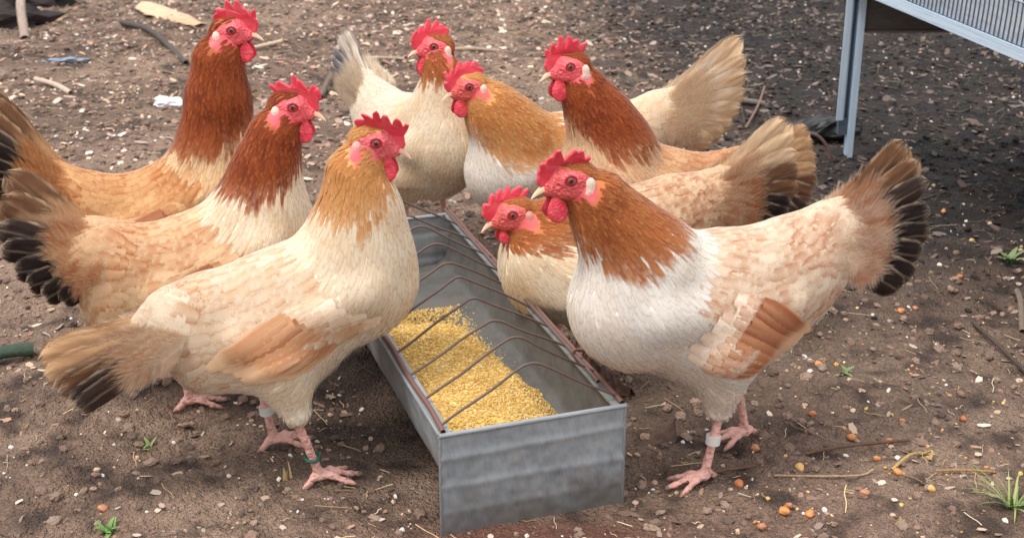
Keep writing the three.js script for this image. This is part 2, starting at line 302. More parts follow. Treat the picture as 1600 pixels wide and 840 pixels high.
function surfaceNets(field, lo, hi, cell) {
  const n = [0, 1, 2].map((k) => Math.ceil((hi[k] - lo[k]) / cell) + 1), [nx, ny, nz] = n, val = new Float32Array(nx * ny * nz);
  for (let k = 0, o = 0; k < nz; k++) for (let j = 0; j < ny; j++) for (let i = 0; i < nx; i++, o++) val[o] = field.d(lo[0] + i * cell, lo[1] + j * cell, lo[2] + k * cell);
  const at = new Int32Array(nx * ny * nz).fill(-1), pos = [], idx = [], E = [];
  for (let a = 0; a < 8; a++) for (const b of [1, 2, 4]) if (!(a & b)) E.push([a, a | b]);
  const off = (c) => (c & 1) + (c & 2 ? nx : 0) + (c & 4 ? nx * ny : 0);
  for (let k = 0; k < nz - 1; k++) for (let j = 0; j < ny - 1; j++) for (let i = 0; i < nx - 1; i++) {
    const o = i + nx * (j + ny * k); let m = 0; for (let c = 0; c < 8; c++) if (val[o + off(c)] < 0) m |= 1 << c;
    if (m === 0 || m === 255) continue;
    let x = 0, y = 0, z = 0, s = 0;
    for (const [a, b] of E) {
      const va = val[o + off(a)], vb = val[o + off(b)]; if ((va < 0) === (vb < 0)) continue;
      const t = va / (va - vb);
      x += (a & 1) + t * ((b & 1) - (a & 1)); y += ((a >> 1) & 1) + t * (((b >> 1) & 1) - ((a >> 1) & 1)); z += ((a >> 2) & 1) + t * (((b >> 2) & 1) - ((a >> 2) & 1)); s++;
    }
    at[o] = pos.length / 3; pos.push(lo[0] + (i + x / s) * cell, lo[1] + (j + y / s) * cell, lo[2] + (k + z / s) * cell);
  }
  const st = [1, nx, nx * ny];
  for (let k = 1; k < nz - 1; k++) for (let j = 1; j < ny - 1; j++) for (let i = 1; i < nx - 1; i++) {
    const o = i + nx * (j + ny * k);
    for (let ax = 0; ax < 3; ax++) {
      const v0 = val[o], v1 = val[o + st[ax]]; if ((v0 < 0) === (v1 < 0)) continue;
      const u = st[(ax + 1) % 3], w = st[(ax + 2) % 3], a = at[o - u - w], b = at[o - w], c = at[o], d = at[o - u];
      if (a < 0 || b < 0 || c < 0 || d < 0) continue;
      if (v0 < 0) idx.push(a, b, c, a, c, d); else idx.push(a, c, b, a, d, c);
    }
  }
  return { pos, idx };
}
function skin(field, lo, hi, cell, color, pebble = 0, fx = 420, fy = 420) {
  const { pos, idx } = surfaceNets(field, lo, hi, cell), nor = [], col = [], p = V(0, 0, 0), g = V(0, 0, 0);
  for (let i = 0; i < pos.length; i += 3) { p.set(pos[i], pos[i + 1], pos[i + 2]); field.grad(p, g); const cc = color(p, g); if (pebble) { const q = (a, b, c) => N3((p.x + a) * fx, (p.y + b) * fy, (p.z + c) * fx), e = 0.0003, n0 = q(0, 0, 0); g.x -= pebble * (q(e, 0, 0) - n0) / e; g.y -= pebble * (q(0, e, 0) - n0) / e; g.z -= pebble * (q(0, 0, e) - n0) / e; g.normalize(); } nor.push(g.x, g.y, g.z); col.push(...cc); }
  return geoFrom(pos, idx, col, null, nor);
}

const barbs = (() => { const a = tileNoise(64, 51), b = tileNoise(24, 52); return texture(256, (u, v) => { const s = Math.abs(u - 0.5) * 2, q = v * 1.0 - s * 0.35; const f = a(u * 0.35, ((q * 3) % 1 + 1) % 1) * 0.55 + a(0.3, ((q * 9) % 1 + 1) % 1) * 0.45; return (0.8 + 0.26 * f + 0.08 * (b(u, v) - 0.5)) * (s < 0.06 ? 1.05 : 1); }); })();
barbs.wrapS = barbs.wrapT = THREE.ClampToEdgeWrapping;
// frayed, half open vane edges
const vane = (() => { const a = tileNoise(48, 53), b = tileNoise(16, 54); return texture(256, (u, v) => { const s = Math.abs(u - 0.5) * 2, q = v - s * 0.35, f = 0.6 * a(0.2 + (u > 0.5 ? 0.4 : 0), ((q * 1.0) % 1 + 1) % 1) + 0.4 * b(u, v); const e = Math.max(s, sm(0.4, 1.02, v)); return sm(1.14 - 0.42 * f, 0.6 - 0.42 * f, e); }); })();
vane.wrapS = vane.wrapT = THREE.ClampToEdgeWrapping;
const vaneCrisp = (() => { const a = tileNoise(64, 55), b = tileNoise(20, 56); return texture(256, (u, v) => { const s = Math.abs(u - 0.5) * 2, q = v - s * 0.35, f = 0.65 * a(0.2 + (u > 0.5 ? 0.4 : 0), ((q * 1.0) % 1 + 1) % 1) + 0.35 * b(u, v); const e = Math.max(s, sm(0.72, 1.02, v)); return sm(1.1 - 0.26 * f, 0.92 - 0.26 * f, e); }); })();
vaneCrisp.wrapS = vaneCrisp.wrapT = THREE.ClampToEdgeWrapping;
const plumeMat = new THREE.MeshPhysicalMaterial({ vertexColors: true, map: barbs, bumpMap: barbs, bumpScale: 0.0004, alphaMap: vane, transparent: true, transmission: 0.3, thickness: 0, roughness: 0.9, specularIntensity: 0.5, sheen: 0.25, sheenColor: new THREE.Color(1, 0.95, 0.88), sheenRoughness: 0.6 });
const quillMat = new THREE.MeshPhysicalMaterial({ vertexColors: true, map: barbs, bumpMap: barbs, bumpScale: 0.0005, alphaMap: vaneCrisp, transparent: true, roughness: 0.68, specularIntensity: 0.4 });
const covertMat = new THREE.MeshPhysicalMaterial({ vertexColors: true, map: barbs, bumpMap: barbs, bumpScale: 0.0004, alphaMap: vane, transparent: true, roughness: 0.8, specularIntensity: 0.4 });
const skinMat = new THREE.MeshStandardMaterial({ vertexColors: true, roughness: 0.62 });
const fleshBump = (() => { const a = tileNoise(60, 61), b = tileNoise(30, 62); return texture(256, (u, v) => 0.6 * a(u, v) + 0.4 * b(u, v), false, 1); })();
const combMat = new THREE.MeshPhysicalMaterial({ vertexColors: true, bumpMap: fleshBump, bumpScale: 0.0012, roughness: 0.5, specularIntensity: 0.6 });
const lobeMat = new THREE.MeshPhysicalMaterial({ vertexColors: true, bumpMap: fleshBump, bumpScale: 0.0006, roughness: 0.55 });
const beakMat = new THREE.MeshPhysicalMaterial({ vertexColors: true, roughness: 0.38 });
const eyeMat = new THREE.MeshPhysicalMaterial({ vertexColors: true, roughness: 0.12, clearcoat: 1, clearcoatRoughness: 0.05 });
const ringMats = { white: new THREE.MeshStandardMaterial({ color: new THREE.Color(0.72, 0.7, 0.66), roughness: 0.45 }), green: new THREE.MeshStandardMaterial({ color: new THREE.Color(0.012, 0.09, 0.06), roughness: 0.4 }) };

class Plumes {
  constructor() { this.pos = []; this.col = []; this.uv = []; this.idx = []; this.nor = []; }
  // lays one feather on the field from p along dir; o: L, W, n, lift, base, cen, edge, tipShape, cup
  add(field, p0, dir, o) {
    let free = false; const gl = V(0, 0, 0), n = o.n ?? 5, across = o.across ?? [-1, -0.55, 0, 0.55, 1], at = this.pos.length / 3, p = p0.clone(), t = dir.clone(), g = V(0, 0, 0), g2 = V(0, 0, 0), b = V(0, 0, 0), q = V(0, 0, 0);
    for (let i = 0; i <= n; i++) {
      const v = 1 - Math.pow(1 - i / n, 1.45), vn = 1 - Math.pow(1 - Math.min(1, (i + 1) / n), 1.45);
      if (!free) { field.grad(p, g); if (o.free && i > 1 && (g.dot(gl) < 0.9)) { free = true; g.copy(gl); } else { p.addScaledVector(g, -g.d); gl.copy(g); } }
      t.addScaledVector(g, -t.dot(g)); if (t.lengthSq() < 1e-9) t.set(-1, 0, 0); t.normalize();
      b.crossVectors(g, t);
      const w = o.W * 0.5 * (o.pointed ? (0.62 + 0.38 * sm(0, 0.25, v)) * Math.pow(1 - v * 0.985, 0.62) : (0.6 + 0.4 * sm(0, 0.3, v)) * (v > 0.3 ? Math.pow(Math.max(0.004, 1 - ((v - 0.3) / 0.702) ** 2), 0.55) : 1));
      const lift = o.base + o.lift * v * v;
      for (const u of across) {
        const jw = 1 + (Math.abs(u) === 1 ? rr(-0.1, 0.1) : 0), back = Math.abs(u) === 1 && v > 0.3 ? 0 : 0;
        q.copy(p).addScaledVector(b, u * w * jw).addScaledVector(t, back);
        let dd = 0; if (free) g2.copy(g); else { field.grad(q, g2); if (o.free && g2.dot(g) < 0.75) g2.copy(g); else dd = clamp(g2.d, -0.012, 0.012); }
        q.addScaledVector(g2, -dd).addScaledVector(g2, lift * (1 - 0.32 * u * u));
        this.nor.push(g2.x, g2.y, g2.z);
        this.pos.push(q.x, q.y, q.z); this.uv.push(0.5 + u * 0.5, v);
        const e = o.lace ? Math.max(sm(o.lace0 ?? 0.45, 0.9, Math.abs(u)) * sm(0.1, 0.4, v), sm(0.55, 0.8, v)) : v * 0.5; const sh = o.shaft && u === 0 ? 1 : 0;
        let c = mix3(o.cen, o.edge, e); if (sh) c = mix3(c, o.shaft, 0.6 * (1 - v)); this.col.push(c[0] * o.tone, c[1] * o.tone, c[2] * o.tone);
      }
      p.addScaledVector(t, o.L * (vn - v));
      if (o.turn) t.addScaledVector(b, o.turn / n);
    }
    const na = across.length;
    for (let i = 0; i < n; i++) for (let k = 0; k < na - 1; k++) { const a = at + i * na + k, c = a + 1, d = a + na, e = d + 1; this.idx.push(a, d, c, c, d, e); }
  }
  geo(soft = 0.82) {
    const g = geoFrom(this.pos, this.idx, this.col, this.uv), a = g.attributes.normal;
    for (let i = 0; i < this.nor.length / 3; i++) {
      let x = a.getX(i), y = a.getY(i), z = a.getZ(i); const X = this.nor[i * 3], Y = this.nor[i * 3 + 1], Z = this.nor[i * 3 + 2], f = x * X + y * Y + z * Z < 0 ? -1 : 1;
      x = lerp(x * f, X, soft); y = lerp(y * f, Y, soft); z = lerp(z * f, Z, soft); const l = Math.hypot(x, y, z) || 1; a.setXYZ(i, x / l * f, y / l * f, z / l * f);
    }
    return g;
  }
}
// one long quill (tail or wing) in its own frame: from the origin along +x, flat in x/y, facing z
function quill(L, W, o) {
  const n = 18, m = 16, pos = [], col = [], uv = [], idx = [], s0 = rr(0, 50);
  for (let i = 0; i <= n; i++) for (let k = 0; k <= m; k++) {
    const v = i / n, u = k / m * 2 - 1;
    let w = W * 0.5 * (0.45 + 0.55 * sm(0, 0.45, v)) * (v > 0.8 ? Math.sqrt(Math.max(0.004, 1 - ((v - 0.8) / 0.202) ** 2)) : 1) * (u > 0 ? 1.08 : 0.92);
    if (Math.abs(u) > 0.75) w *= 1 + 0.07 * N3(v * 16, u * 2, s0) ;
    const x = v * L - Math.abs(u) * 0.004 * (v > 0.75 ? 0 : 1);
    const split = (o.split ?? 0.0016) * N3(v * 9 + s0, u * 3, 1);
    pos.push(x, u * w + o.bend * v * v * L, -(o.cup ?? 0.1) * W * u * u * (0.4 + 0.6 * v) + split + (o.curl ?? 0) * L * v * v * v);
    uv.push(0.5 + u * 0.5, v);
    const rim = Math.max(sm(0.8 - (o.wideRim ?? 0), 0.97, Math.abs(u) + 0.1 * N3(v * 16, u * 2, s0)) * sm(0.2, 0.5, v), sm(0.93 - (o.wideRim ?? 0), 0.99, v + 0.02 * N3(u * 9, 1, s0)));
    const inner = sm(o.from ?? 0.1, (o.from ?? 0.1) + 0.35, v + 0.25 * N3(v * 5, u * 2, s0 + 9) - (u > 0 ? o.skew ?? 0 : 0));
    let c = mix3(o.root, o.vane, inner); c = mix3(c, o.rim, rim * (o.rimK ?? 0.8)); if (Math.abs(u) < 0.05) c = mix3(c, o.rim, 0.45 * (1 - v * 0.7));
    const t = 1 + 0.14 * N3((v - Math.abs(u) * 0.2) * 42, u * 2, s0); col.push(c[0] * t, c[1] * t, c[2] * t);
  }
  for (let i = 0; i < n; i++) for (let k = 0; k < m; k++) { const a = i * (m + 1) + k, b = a + 1, c = a + m + 1, d = c + 1; idx.push(a, c, b, b, c, d); }
  return geoFrom(pos, idx, col, uv);
}
function aim(g, at, x, y) { // place a quill: its length along x, its width near y
  const X = x.clone().normalize(), Z = V(0, 0, 0).crossVectors(X, y).normalize(), Y = V(0, 0, 0).crossVectors(Z, X);
  g.applyMatrix4(new THREE.Matrix4().makeBasis(X, Y, Z).setPosition(at)); return g;
}

const RED = srgb(232, 50, 76), REDD = srgb(198, 28, 52), PINK = srgb(236, 132, 134), FLESH = srgb(224, 172, 158), FLESH2 = srgb(200, 138, 124), HORN = srgb(226, 182, 150);
function makeHen(o) {
  const hen = thing('hen', o.label, 'hen', o.at[0], groundY(o.at[0], o.at[1]) * 0.6, o.at[1], -o.yaw * Math.PI / 180, 'hens feeding around the trough');
  const P2 = (a, z = 0) => [a[0], a[1], z], s = o.shape, yh = ((o.headYaw ?? 0)) * Math.PI / 180;
  // ---- body field
  const F = new Field(0.02, 0.0045), hd = s.hd, nb = s.nb, ch = s.ch, bo = s.bo, ru = s.ru, cu = s.cu, tr = s.tr;
  const tm = [(s.tt[0] + s.tl[0]) / 2, (s.tt[1] + s.tl[1]) / 2], te = [lerp(tr[0], tm[0], 0.34), lerp(tr[1], tm[1], 0.34)];
  const hb = [hd[0] - 0.006 * Math.cos(yh), hd[1] - 0.003, 0.006 * Math.sin(yh) * -1];
  const r1 = s.nr1 ?? 0.026;
  F.cap(hb, P2(s.n1), 0.017, r1, 1.08).cap(P2(s.n1), P2(s.n2), r1, s.nr ?? 0.035, 1.05).cap(P2(s.n2), P2(nb), s.nr ?? 0.035, nb[2], 1.03);
  F.cap(P2(nb), P2(ch), nb[2], ch[2], 1.05).cap(P2(ch), P2(bo), ch[2], bo[2], 1.08).cap(P2(bo), P2(ru), bo[2], ru[2], 1.1).cap(P2(ru), P2(cu), ru[2] * 0.92, cu[2], 1.25);
  F.cap(P2(cu), P2(te), cu[2] * 0.8, 0.02, 1.9);
  for (const e of [s.tt, s.tl]) F.cap(P2(cu), [lerp(tr[0], e[0], 0.3), lerp(tr[1], e[1], 0.3), 0], cu[2] * 0.6, 0.012, 1.9);
  const hipX = bo[0] + (s.hip ?? 0), bel = bo[1] - bo[2];
  for (const z of [-1, 1]) {
    F.cap([hipX + 0.012, bo[1] - 0.03, z * 0.04], [hipX + 0.004 + (z < 0 ? s.stepL ?? 0 : s.stepR ?? 0) * 0.6, Math.min(bel - 0.002, 0.086), z * (z < 0 ? s.legL ?? 0.034 : s.legR ?? 0.034)], 0.046, 0.019);
    // folded wing bulges out of the flank
    F.cap([ch[0] - 0.005, ch[1] + 0.004, z * 0.052], [lerp(bo[0], ru[0], 0.75), lerp(bo[1], ru[1], 0.75) - 0.004, z * 0.05], 0.022, 0.017);
  }
  F.cap([hipX - 0.045, bo[1] - 0.022, 0], [hipX + 0.03, bo[1] - 0.022, 0], 0.05, 0.055);
  // ---- flow of the plumage along the spine
  const chain = [hb, P2(s.n1), P2(s.n2), P2(nb), P2(bo), P2(ru), P2(cu), P2([lerp(tr[0], tm[0], 1.2), lerp(tr[1], tm[1], 1.2)])];
  const flowAt = (p, out) => {
    out.set(0, 0, 0); let tau = 0, W = 0;
    for (let i = 0; i < chain.length - 1; i++) {
      const a = chain[i], b = chain[i + 1], dx = b[0] - a[0], dy = b[1] - a[1], l2 = dx * dx + dy * dy + 1e-9;
      const t = clamp(((p.x - a[0]) * dx + (p.y - a[1]) * dy) / l2, 0, 1), d2 = (p.x - a[0] - t * dx) ** 2 + (p.y - a[1] - t * dy) ** 2 + p.z * p.z * 0.6 + 1e-6, w = 1 / (d2 * d2), il = 1 / Math.sqrt(l2);
      out.x += w * dx * il; out.y += w * dy * il; tau += w * (i + t); W += w;
    }
    out.multiplyScalar(1 / W); tau /= W;
    const f = sm(5.0, 5.9, tau); if (f > 0) { const dx = p.x - tr[0] - 0.03, dy = p.y - tr[1], l = Math.hypot(dx, dy) + 1e-6; out.x = lerp(out.x, dx / l, f); out.y = lerp(out.y, dy / l, f); }
    return tau;
  };
  let depth = 1; const thighY = bel + 0.012;
  const C = o.col;
  const hackEnd = s.hackEnd ?? 3.05;
  const zone = (p, nrm, tau) => {
    const front = nrm.x, up = nrm.y;
    const jag = 0.007 * N3(p.x * 60, p.y * 60, p.z * 60) + 0.006 * N3(p.x * 160, p.y * 160, p.z * 160), [A, B, D] = s.hack;
    if (p.y < thighY) return 'fluff';
    // lower edge of the neck plumage, given by its front, lowest and back points
    const t1 = clamp((A[0] - p.x) / (A[0] - B[0]), -1, 1), bx = p.x > B[0] ? lerp(A[1], B[1], t1 < 0 ? t1 * 0.3 : Math.sin(t1 * 1.5708)) : lerp(B[1], D[1], 1 - Math.cos(clamp((B[0] - p.x) / (B[0] - D[0]), 0, 1) * 1.5708));
    if (tau < 4.2 && p.x > D[0] - 0.004 + jag && p.y > bx + 0.014 + jag + rr(-0.007, 0.007)) { depth = p.y - bx - 0.014; return 'hackle'; }
    if (tau > 4.75 && up > -0.55) return 'saddle';
    if (up < -0.45) return 'fluff';
    if (front > 0.18 || tau < 3.45 && up < 0.35) return 'breast';
    return tau > 3.2 && up > -0.1 ? 'back' : 'breast';
  };
  const baseCol = { hackle: C.hackle, breast: C.breast, back: C.backEdge, saddle: C.backEdge, fluff: C.belly };
  const flow = V(0, 0, 0);
  // ---- head field, in the head's own frame (x to the beak)
  const bk = Math.atan2(s.beak[1] - hd[1], Math.max(0.03, Math.abs(s.beak[0] - hd[0]))) * 0.8, hs = (s.hs ?? 1) * 0.99;
  const HM = new THREE.Matrix4().makeTranslation(hd[0], hd[1], 0).multiply(new THREE.Matrix4().makeRotationY(yh)).multiply(new THREE.Matrix4().makeRotationZ(bk + 0.1)).multiply(new THREE.Matrix4().makeScale(hs, hs, hs));
  const hf = new Field(0.006);
  hf.cap([-0.006, 0.001, 0], [0.006, 0.003, 0], 0.0185, 0.0165, 1.12).cap([0.004, -0.004, 0], [0.022, -0.004, 0], 0.0145, 0.0085, 1.2).cap([-0.004, -0.012, 0], [0.012, -0.013, 0], 0.0105, 0.006, 1.1);
  for (const z of [-1, 1]) hf.cap([0.0035, 0.0055, z * 0.0105], [0.0085, 0.0055, z * 0.0098], 0.0058, 0.0052);   // brow and cheek round the eye
  for (const z of [-1, 1]) hf.cap([-0.002, -0.009, z * 0.009], [0.01, -0.008, z * 0.008], 0.006, 0.004);
  const bare = (p) => Math.max(sm(1.15, 0.8, ((p.x + 0.0095) / 0.0098) ** 2 + ((p.y + 0.005) / 0.0128) ** 2), sm(-0.011, -0.006, p.x + 0.12 * p.y + 0.0025 * N3(p.x * 260, p.y * 260, 1)) * sm(0.0155, 0.0115, p.y - 0.3 * p.x + 0.0015 * N3(p.x * 200, p.y * 200, 7)) * sm(-0.019, -0.0135, p.y - 0.25 * p.x));
  const faceCol = (p) => {
    const f = bare(p), k = 0.5 + 0.5 * N3(p.x * 240, p.y * 240, p.z * 240);
    const eyeRing = Math.hypot(p.x - 0.006, p.y - 0.0055); let face = mix3(o.face ?? mix3(RED, PINK, 0.45), REDD, k * 0.35); face = mix3(face, PINK, clamp(0.5 * sm(0.0095, 0.006, eyeRing) + 0.5 * sm(0.1, 0.5, N3(p.x * 420, p.y * 420, p.z * 420)), 0, 1)); face = mix3(face, srgb(120, 50, 46), 0.7 * sm(0.0068, 0.0052, eyeRing));
    return mix3(C.hackle, face, f);
  };
  const hInv = HM.clone().invert(), hp = V(0, 0, 0);
  const bodyGeo = skin(F, [-0.36, 0.02, -0.14], [0.26, 0.42, 0.14], 0.0055, (p, n) => { hp.copy(p).applyMatrix4(hInv); if (hp.length() < 0.034) return faceCol(hp); const tau = flowAt(p, flow); return baseCol[zone(p, n, tau)]; });
  const headGeo = skin(hf, [-0.03, -0.03, -0.026], [0.038, 0.03, 0.026], 0.0014, faceCol, 0.0011, 430, 430); headGeo.applyMatrix4(HM);
  // ---- legs: thigh end, shank, toes
  const legGeos = [], footAt = [];
  for (const z of [-1, 1]) {
    const LZ = z * (z < 0 ? s.legL ?? 0.034 : s.legR ?? 0.034), step = z < 0 ? s.stepL ?? 0 : s.stepR ?? 0, hx = hipX + 0.004 + step * 0.6, hock = [hx - 0.004, 0.09, LZ], foot = [hx + step * 0.4 + 0.008, 0.011, LZ], lf = new Field(0.004);
    lf.cap([hx + 0.003, 0.106, LZ], hock, 0.0085, 0.006).cap(hock, [lerp(hock[0], foot[0], 0.5), lerp(hock[1], foot[1], 0.5), LZ], 0.0052, 0.0042).cap([lerp(hock[0], foot[0], 0.5), lerp(hock[1], foot[1], 0.5), LZ], foot, 0.0042, 0.005);
    for (const [a, l] of [[0.5, 0.034], [0.02, 0.042], [-0.46, 0.035], [2.75, 0.018]]) {
      const cx = Math.cos(a), sz = Math.sin(a), k1 = [foot[0] + cx * l * 0.42, 0.0105, foot[2] + sz * l * 0.42], k2 = [foot[0] + cx * l * 0.78, 0.005, foot[2] + sz * l * 0.78], k3 = [foot[0] + cx * l, 0.0035, foot[2] + sz * l], k4 = [foot[0] + cx * (l + 0.008), 0.0015, foot[2] + sz * (l + 0.008)];
      lf.cap(foot, k1, 0.004, 0.0033).cap(k1, k2, 0.0034, 0.0027).cap(k2, k3, 0.0029, 0.002).cap(k3, k4, 0.0016, 0.0006);
    }
    const y0 = -0.006;
    legGeos.push(skin(lf, [foot[0] - 0.042, y0, LZ - 0.04], [foot[0] + 0.066, 0.118, LZ + 0.04], 0.002, (p) => { const band = 0.5 + 0.5 * Math.sin(p.y * 1500 + p.x * 900); return mix3(FLESH, FLESH2, clamp(0.25 * band + 0.5 * sm(0.012, 0.002, p.y) + 0.4 * N3(p.x * 150, p.y * 150, p.z * 150), 0, 1))/* claws, then mud */.map((q, k) => lerp(q, [0.16, 0.11, 0.085][k], sm(0.0385, 0.0415, Math.hypot(p.x - foot[0], p.z - foot[2])) * (p.y < 0.012 ? 1 : 0))).map((q, k) => lerp(q, [0.12, 0.085, 0.07][k], 0.75 * sm(0.009, 0.001, p.y + 0.004 * N3(p.x * 90, 1, p.z * 90)))); }, 0.0007, 300, 900));
    footAt.push([hock, foot, z]);
  }
  part('body', mergeGeometries([bodyGeo, headGeo, ...legGeos].map((g) => { g.deleteAttribute('uv'); return g; })), skinMat, hen);
  for (const [side, kind, h] of o.rings ?? []) {
    const [hock, foot] = footAt[side < 0 ? 0 : 1], k = h ?? 0.35, c = V(lerp(foot[0], hock[0], k), lerp(foot[1], hock[1], k), foot[2]);
    const g = kind === 'green' ? new THREE.TorusGeometry(0.0072, 0.0017, 8, 20) : new THREE.CylinderGeometry(0.0078, 0.0076, 0.009, 16, 2, false);
    if (kind === 'green') { g.rotateX(Math.PI / 2 + 0.35); } else g.rotateZ(0.08);
    g.translate(c.x, c.y, c.z); const r = part('leg_ring', g, ringMats[kind], hen); r.userData.label = kind + ' plastic leg ring';
  }
  // ---- contour plumage
  const F2 = new Joined(F, hf, HM.clone().invert(), hs), tris = [], acc = []; let tot = 0;
  const A = V(0, 0, 0), B = V(0, 0, 0), D = V(0, 0, 0);
  for (const g of [bodyGeo, headGeo]) { const p = g.attributes.position, t = g.index; for (let i = 0; i < t.count; i += 3) { const q = [t.getX(i), t.getX(i + 1), t.getX(i + 2)]; A.fromBufferAttribute(p, q[0]); B.fromBufferAttribute(p, q[1]).sub(A); D.fromBufferAttribute(p, q[2]).sub(A); tris.push([p, ...q]); tot += B.cross(D).length() / 2; acc.push(tot); } }
  const plum = new Plumes(), hack = new Plumes(), cell = 0.006, grid = new Map(), nrm = V(0, 0, 0), pt = V(0, 0, 0);
  const spacing = { hackle: 0.0039, breast: 0.005, back: 0.0078, saddle: 0.0082, fluff: 0.0062 };
  const ok = (p, r) => { const a = Math.floor(p.x / cell), b = Math.floor(p.y / cell), c = Math.floor(p.z / cell), R = Math.ceil(r / cell); for (let i = -R; i <= R; i++) for (let j = -R; j <= R; j++) for (let k = -R; k <= R; k++) for (const q of grid.get((a + i) + ',' + (b + j) + ',' + (c + k)) ?? []) if ((q[0] - p.x) ** 2 + (q[1] - p.y) ** 2 + (q[2] - p.z) ** 2 < r * r) return false; const key = a + ',' + b + ',' + c; if (!grid.has(key)) grid.set(key, []); grid.get(key).push([p.x, p.y, p.z]); return true; };
  const headInv = HM.clone().invert(), hq = V(0, 0, 0), headBack = V(-1, -0.45, 0).transformDirection(HM);
  const tries = o.tries ?? 26000;
  for (let n = 0; n < tries; n++) {
    const r = rnd() * tot; let lo = 0, hi = acc.length - 1; while (lo < hi) { const m = (lo + hi) >> 1; if (acc[m] < r) lo = m + 1; else hi = m; }
    { const [p, i0, i1, i2] = tris[lo]; A.fromBufferAttribute(p, i0); B.fromBufferAttribute(p, i1); D.fromBufferAttribute(p, i2); }
    let u = rnd(), v = rnd(); if (u + v > 1) { u = 1 - u; v = 1 - v; }
    pt.copy(A).addScaledVector(B.sub(A), u).addScaledVector(D.sub(A), v);
    if (F2.d(pt.x, pt.y, pt.z) < -0.003) continue;
    hq.copy(pt).applyMatrix4(headInv); { const dh = hf.d(hq.x, hq.y, hq.z) * hs; if (hq.length() < 0.045 && dh < 0.003 && dh < F.d(pt.x, pt.y, pt.z) + 0.0015 && bare(hq) > 0.35) continue; }
    if (((hq.x + 0.011) / 0.0085) ** 2 + ((hq.y + 0.0055) / 0.013) ** 2 < 1 && Math.abs(hq.z) < 0.03) continue; // ear lobe

    F2.grad(pt, nrm); const tau = flowAt(pt, flow), nearHead = sm(0.05, 0.024, hq.length()), zn = nearHead > 0.4 ? 'hackle' : zone(pt, nrm, tau);
    if (nearHead > 0.3) flow.lerp(headBack, nearHead * 0.8);
    if (!ok(pt, spacing[zn] * lerp(1, 0.62, nearHead) * (o.sparse ?? 1))) continue;
    if (nearHead > 0.4) depth = 1; const j = N3(pt.x * 30, pt.y * 30, pt.z * 30 + o.seed), tone = 1 + 0.06 * j + rr(-0.025, 0.025);
    flow.z += rr(-0.16, 0.16) ; flow.y += rr(-0.1, 0.1);
    if (zn === 'hackle') {
      const low = sm(1.4, 3.1, tau), cc = mix3(mix3(C.hackle, C.hackleDeep, clamp(0.4 + 1.1 * j + rr(-0.35, 0.35), 0, 1)), C.hackleTip, sm(0.03, -0.005, depth) * rr(0, 0.7)), ee = mix3(mix3(C.hackle, C.hackleTip, clamp(rr(0.1, 0.8) + low * 0.25, 0, 1)), C.breast, clamp(sm(0.03, -0.005, depth) * rr(0.3, 1.1), 0, 0.9));
      hack.add(F2, pt, flow, { L: lerp(lerp(0.022, 0.036, low), 0.011, nearHead), W: lerp(lerp(0.007, 0.0105, low), 0.0046, nearHead), n: 5, lift: 0.0007 + rr(-0.0004, 0.0006), base: 0.0003 + rr(0, 0.0007), cen: cc, edge: ee, lace: rnd() < 0.75, pointed: rnd() < 0.6, tone, turn: rr(-0.2, 0.2), shaft: C.hackleDeep });
    } else if (zn === 'breast') {
      flow.y -= 0.35;
      plum.add(F2, pt, flow, { L: rr(0.02, 0.03), W: rr(0.0085, 0.0125), n: 5, pointed: rnd() < 0.75, lift: 0.0003 + rr(-0.0002, 0.0004), base: 0.0003 + rr(0, 0.0004), cen: mix3(C.breast, C.breastDeep, clamp(0.35 + j + rr(-0.25, 0.25), 0, 1)), edge: C.breast, lace: false, tone, turn: rr(-0.4, 0.4) });
    } else if (zn === 'fluff') {
      flow.y -= pt.y < thighY ? 1.6 : 0.25;
      plum.add(F2, pt, flow, { L: rr(0.014, 0.024) * (pt.y < bel + 0.004 ? 0.65 : 1), W: rr(0.006, 0.011), n: 4, lift: 0.0022 + rr(-0.001, 0.002), base: 0.0003, cen: C.belly, edge: mix3(C.belly, C.breast, rnd()), lace: false, pointed: rnd() < 0.6, tone, turn: rr(-0.5, 0.5) });
    } else {
      const big = zn === 'saddle' ? sm(5.0, 6.0, tau) : 0, k = clamp(0.72 + 1.2 * j + rr(-0.35, 0.35), 0, 1);
      plum.add(F2, pt, flow, { L: lerp(rr(0.024, 0.03), rr(0.034, 0.042), big), W: lerp(rr(0.019, 0.023), 0.034, big), n: 6, lift: 0.0005 + 0.0014 * big + rr(-0.0003, 0.0004), base: 0.0003 + rr(0, 0.0004) + 0.001 * big, cen: mix3(C.backEdge, mix3(C.back, C.tailCovert ?? C.back, big), k * (C.laceK ?? 1)), edge: C.backEdge, lace: true, tone, turn: rr(-0.22, 0.22), shaft: C.backEdge });
    }
  }
  const pl = part('plumage', plum.geo(), plumeMat, hen); pl.userData.kind = 'stuff';
  const hk = part('hackle', hack.geo(), plumeMat, hen); hk.userData.kind = 'stuff';
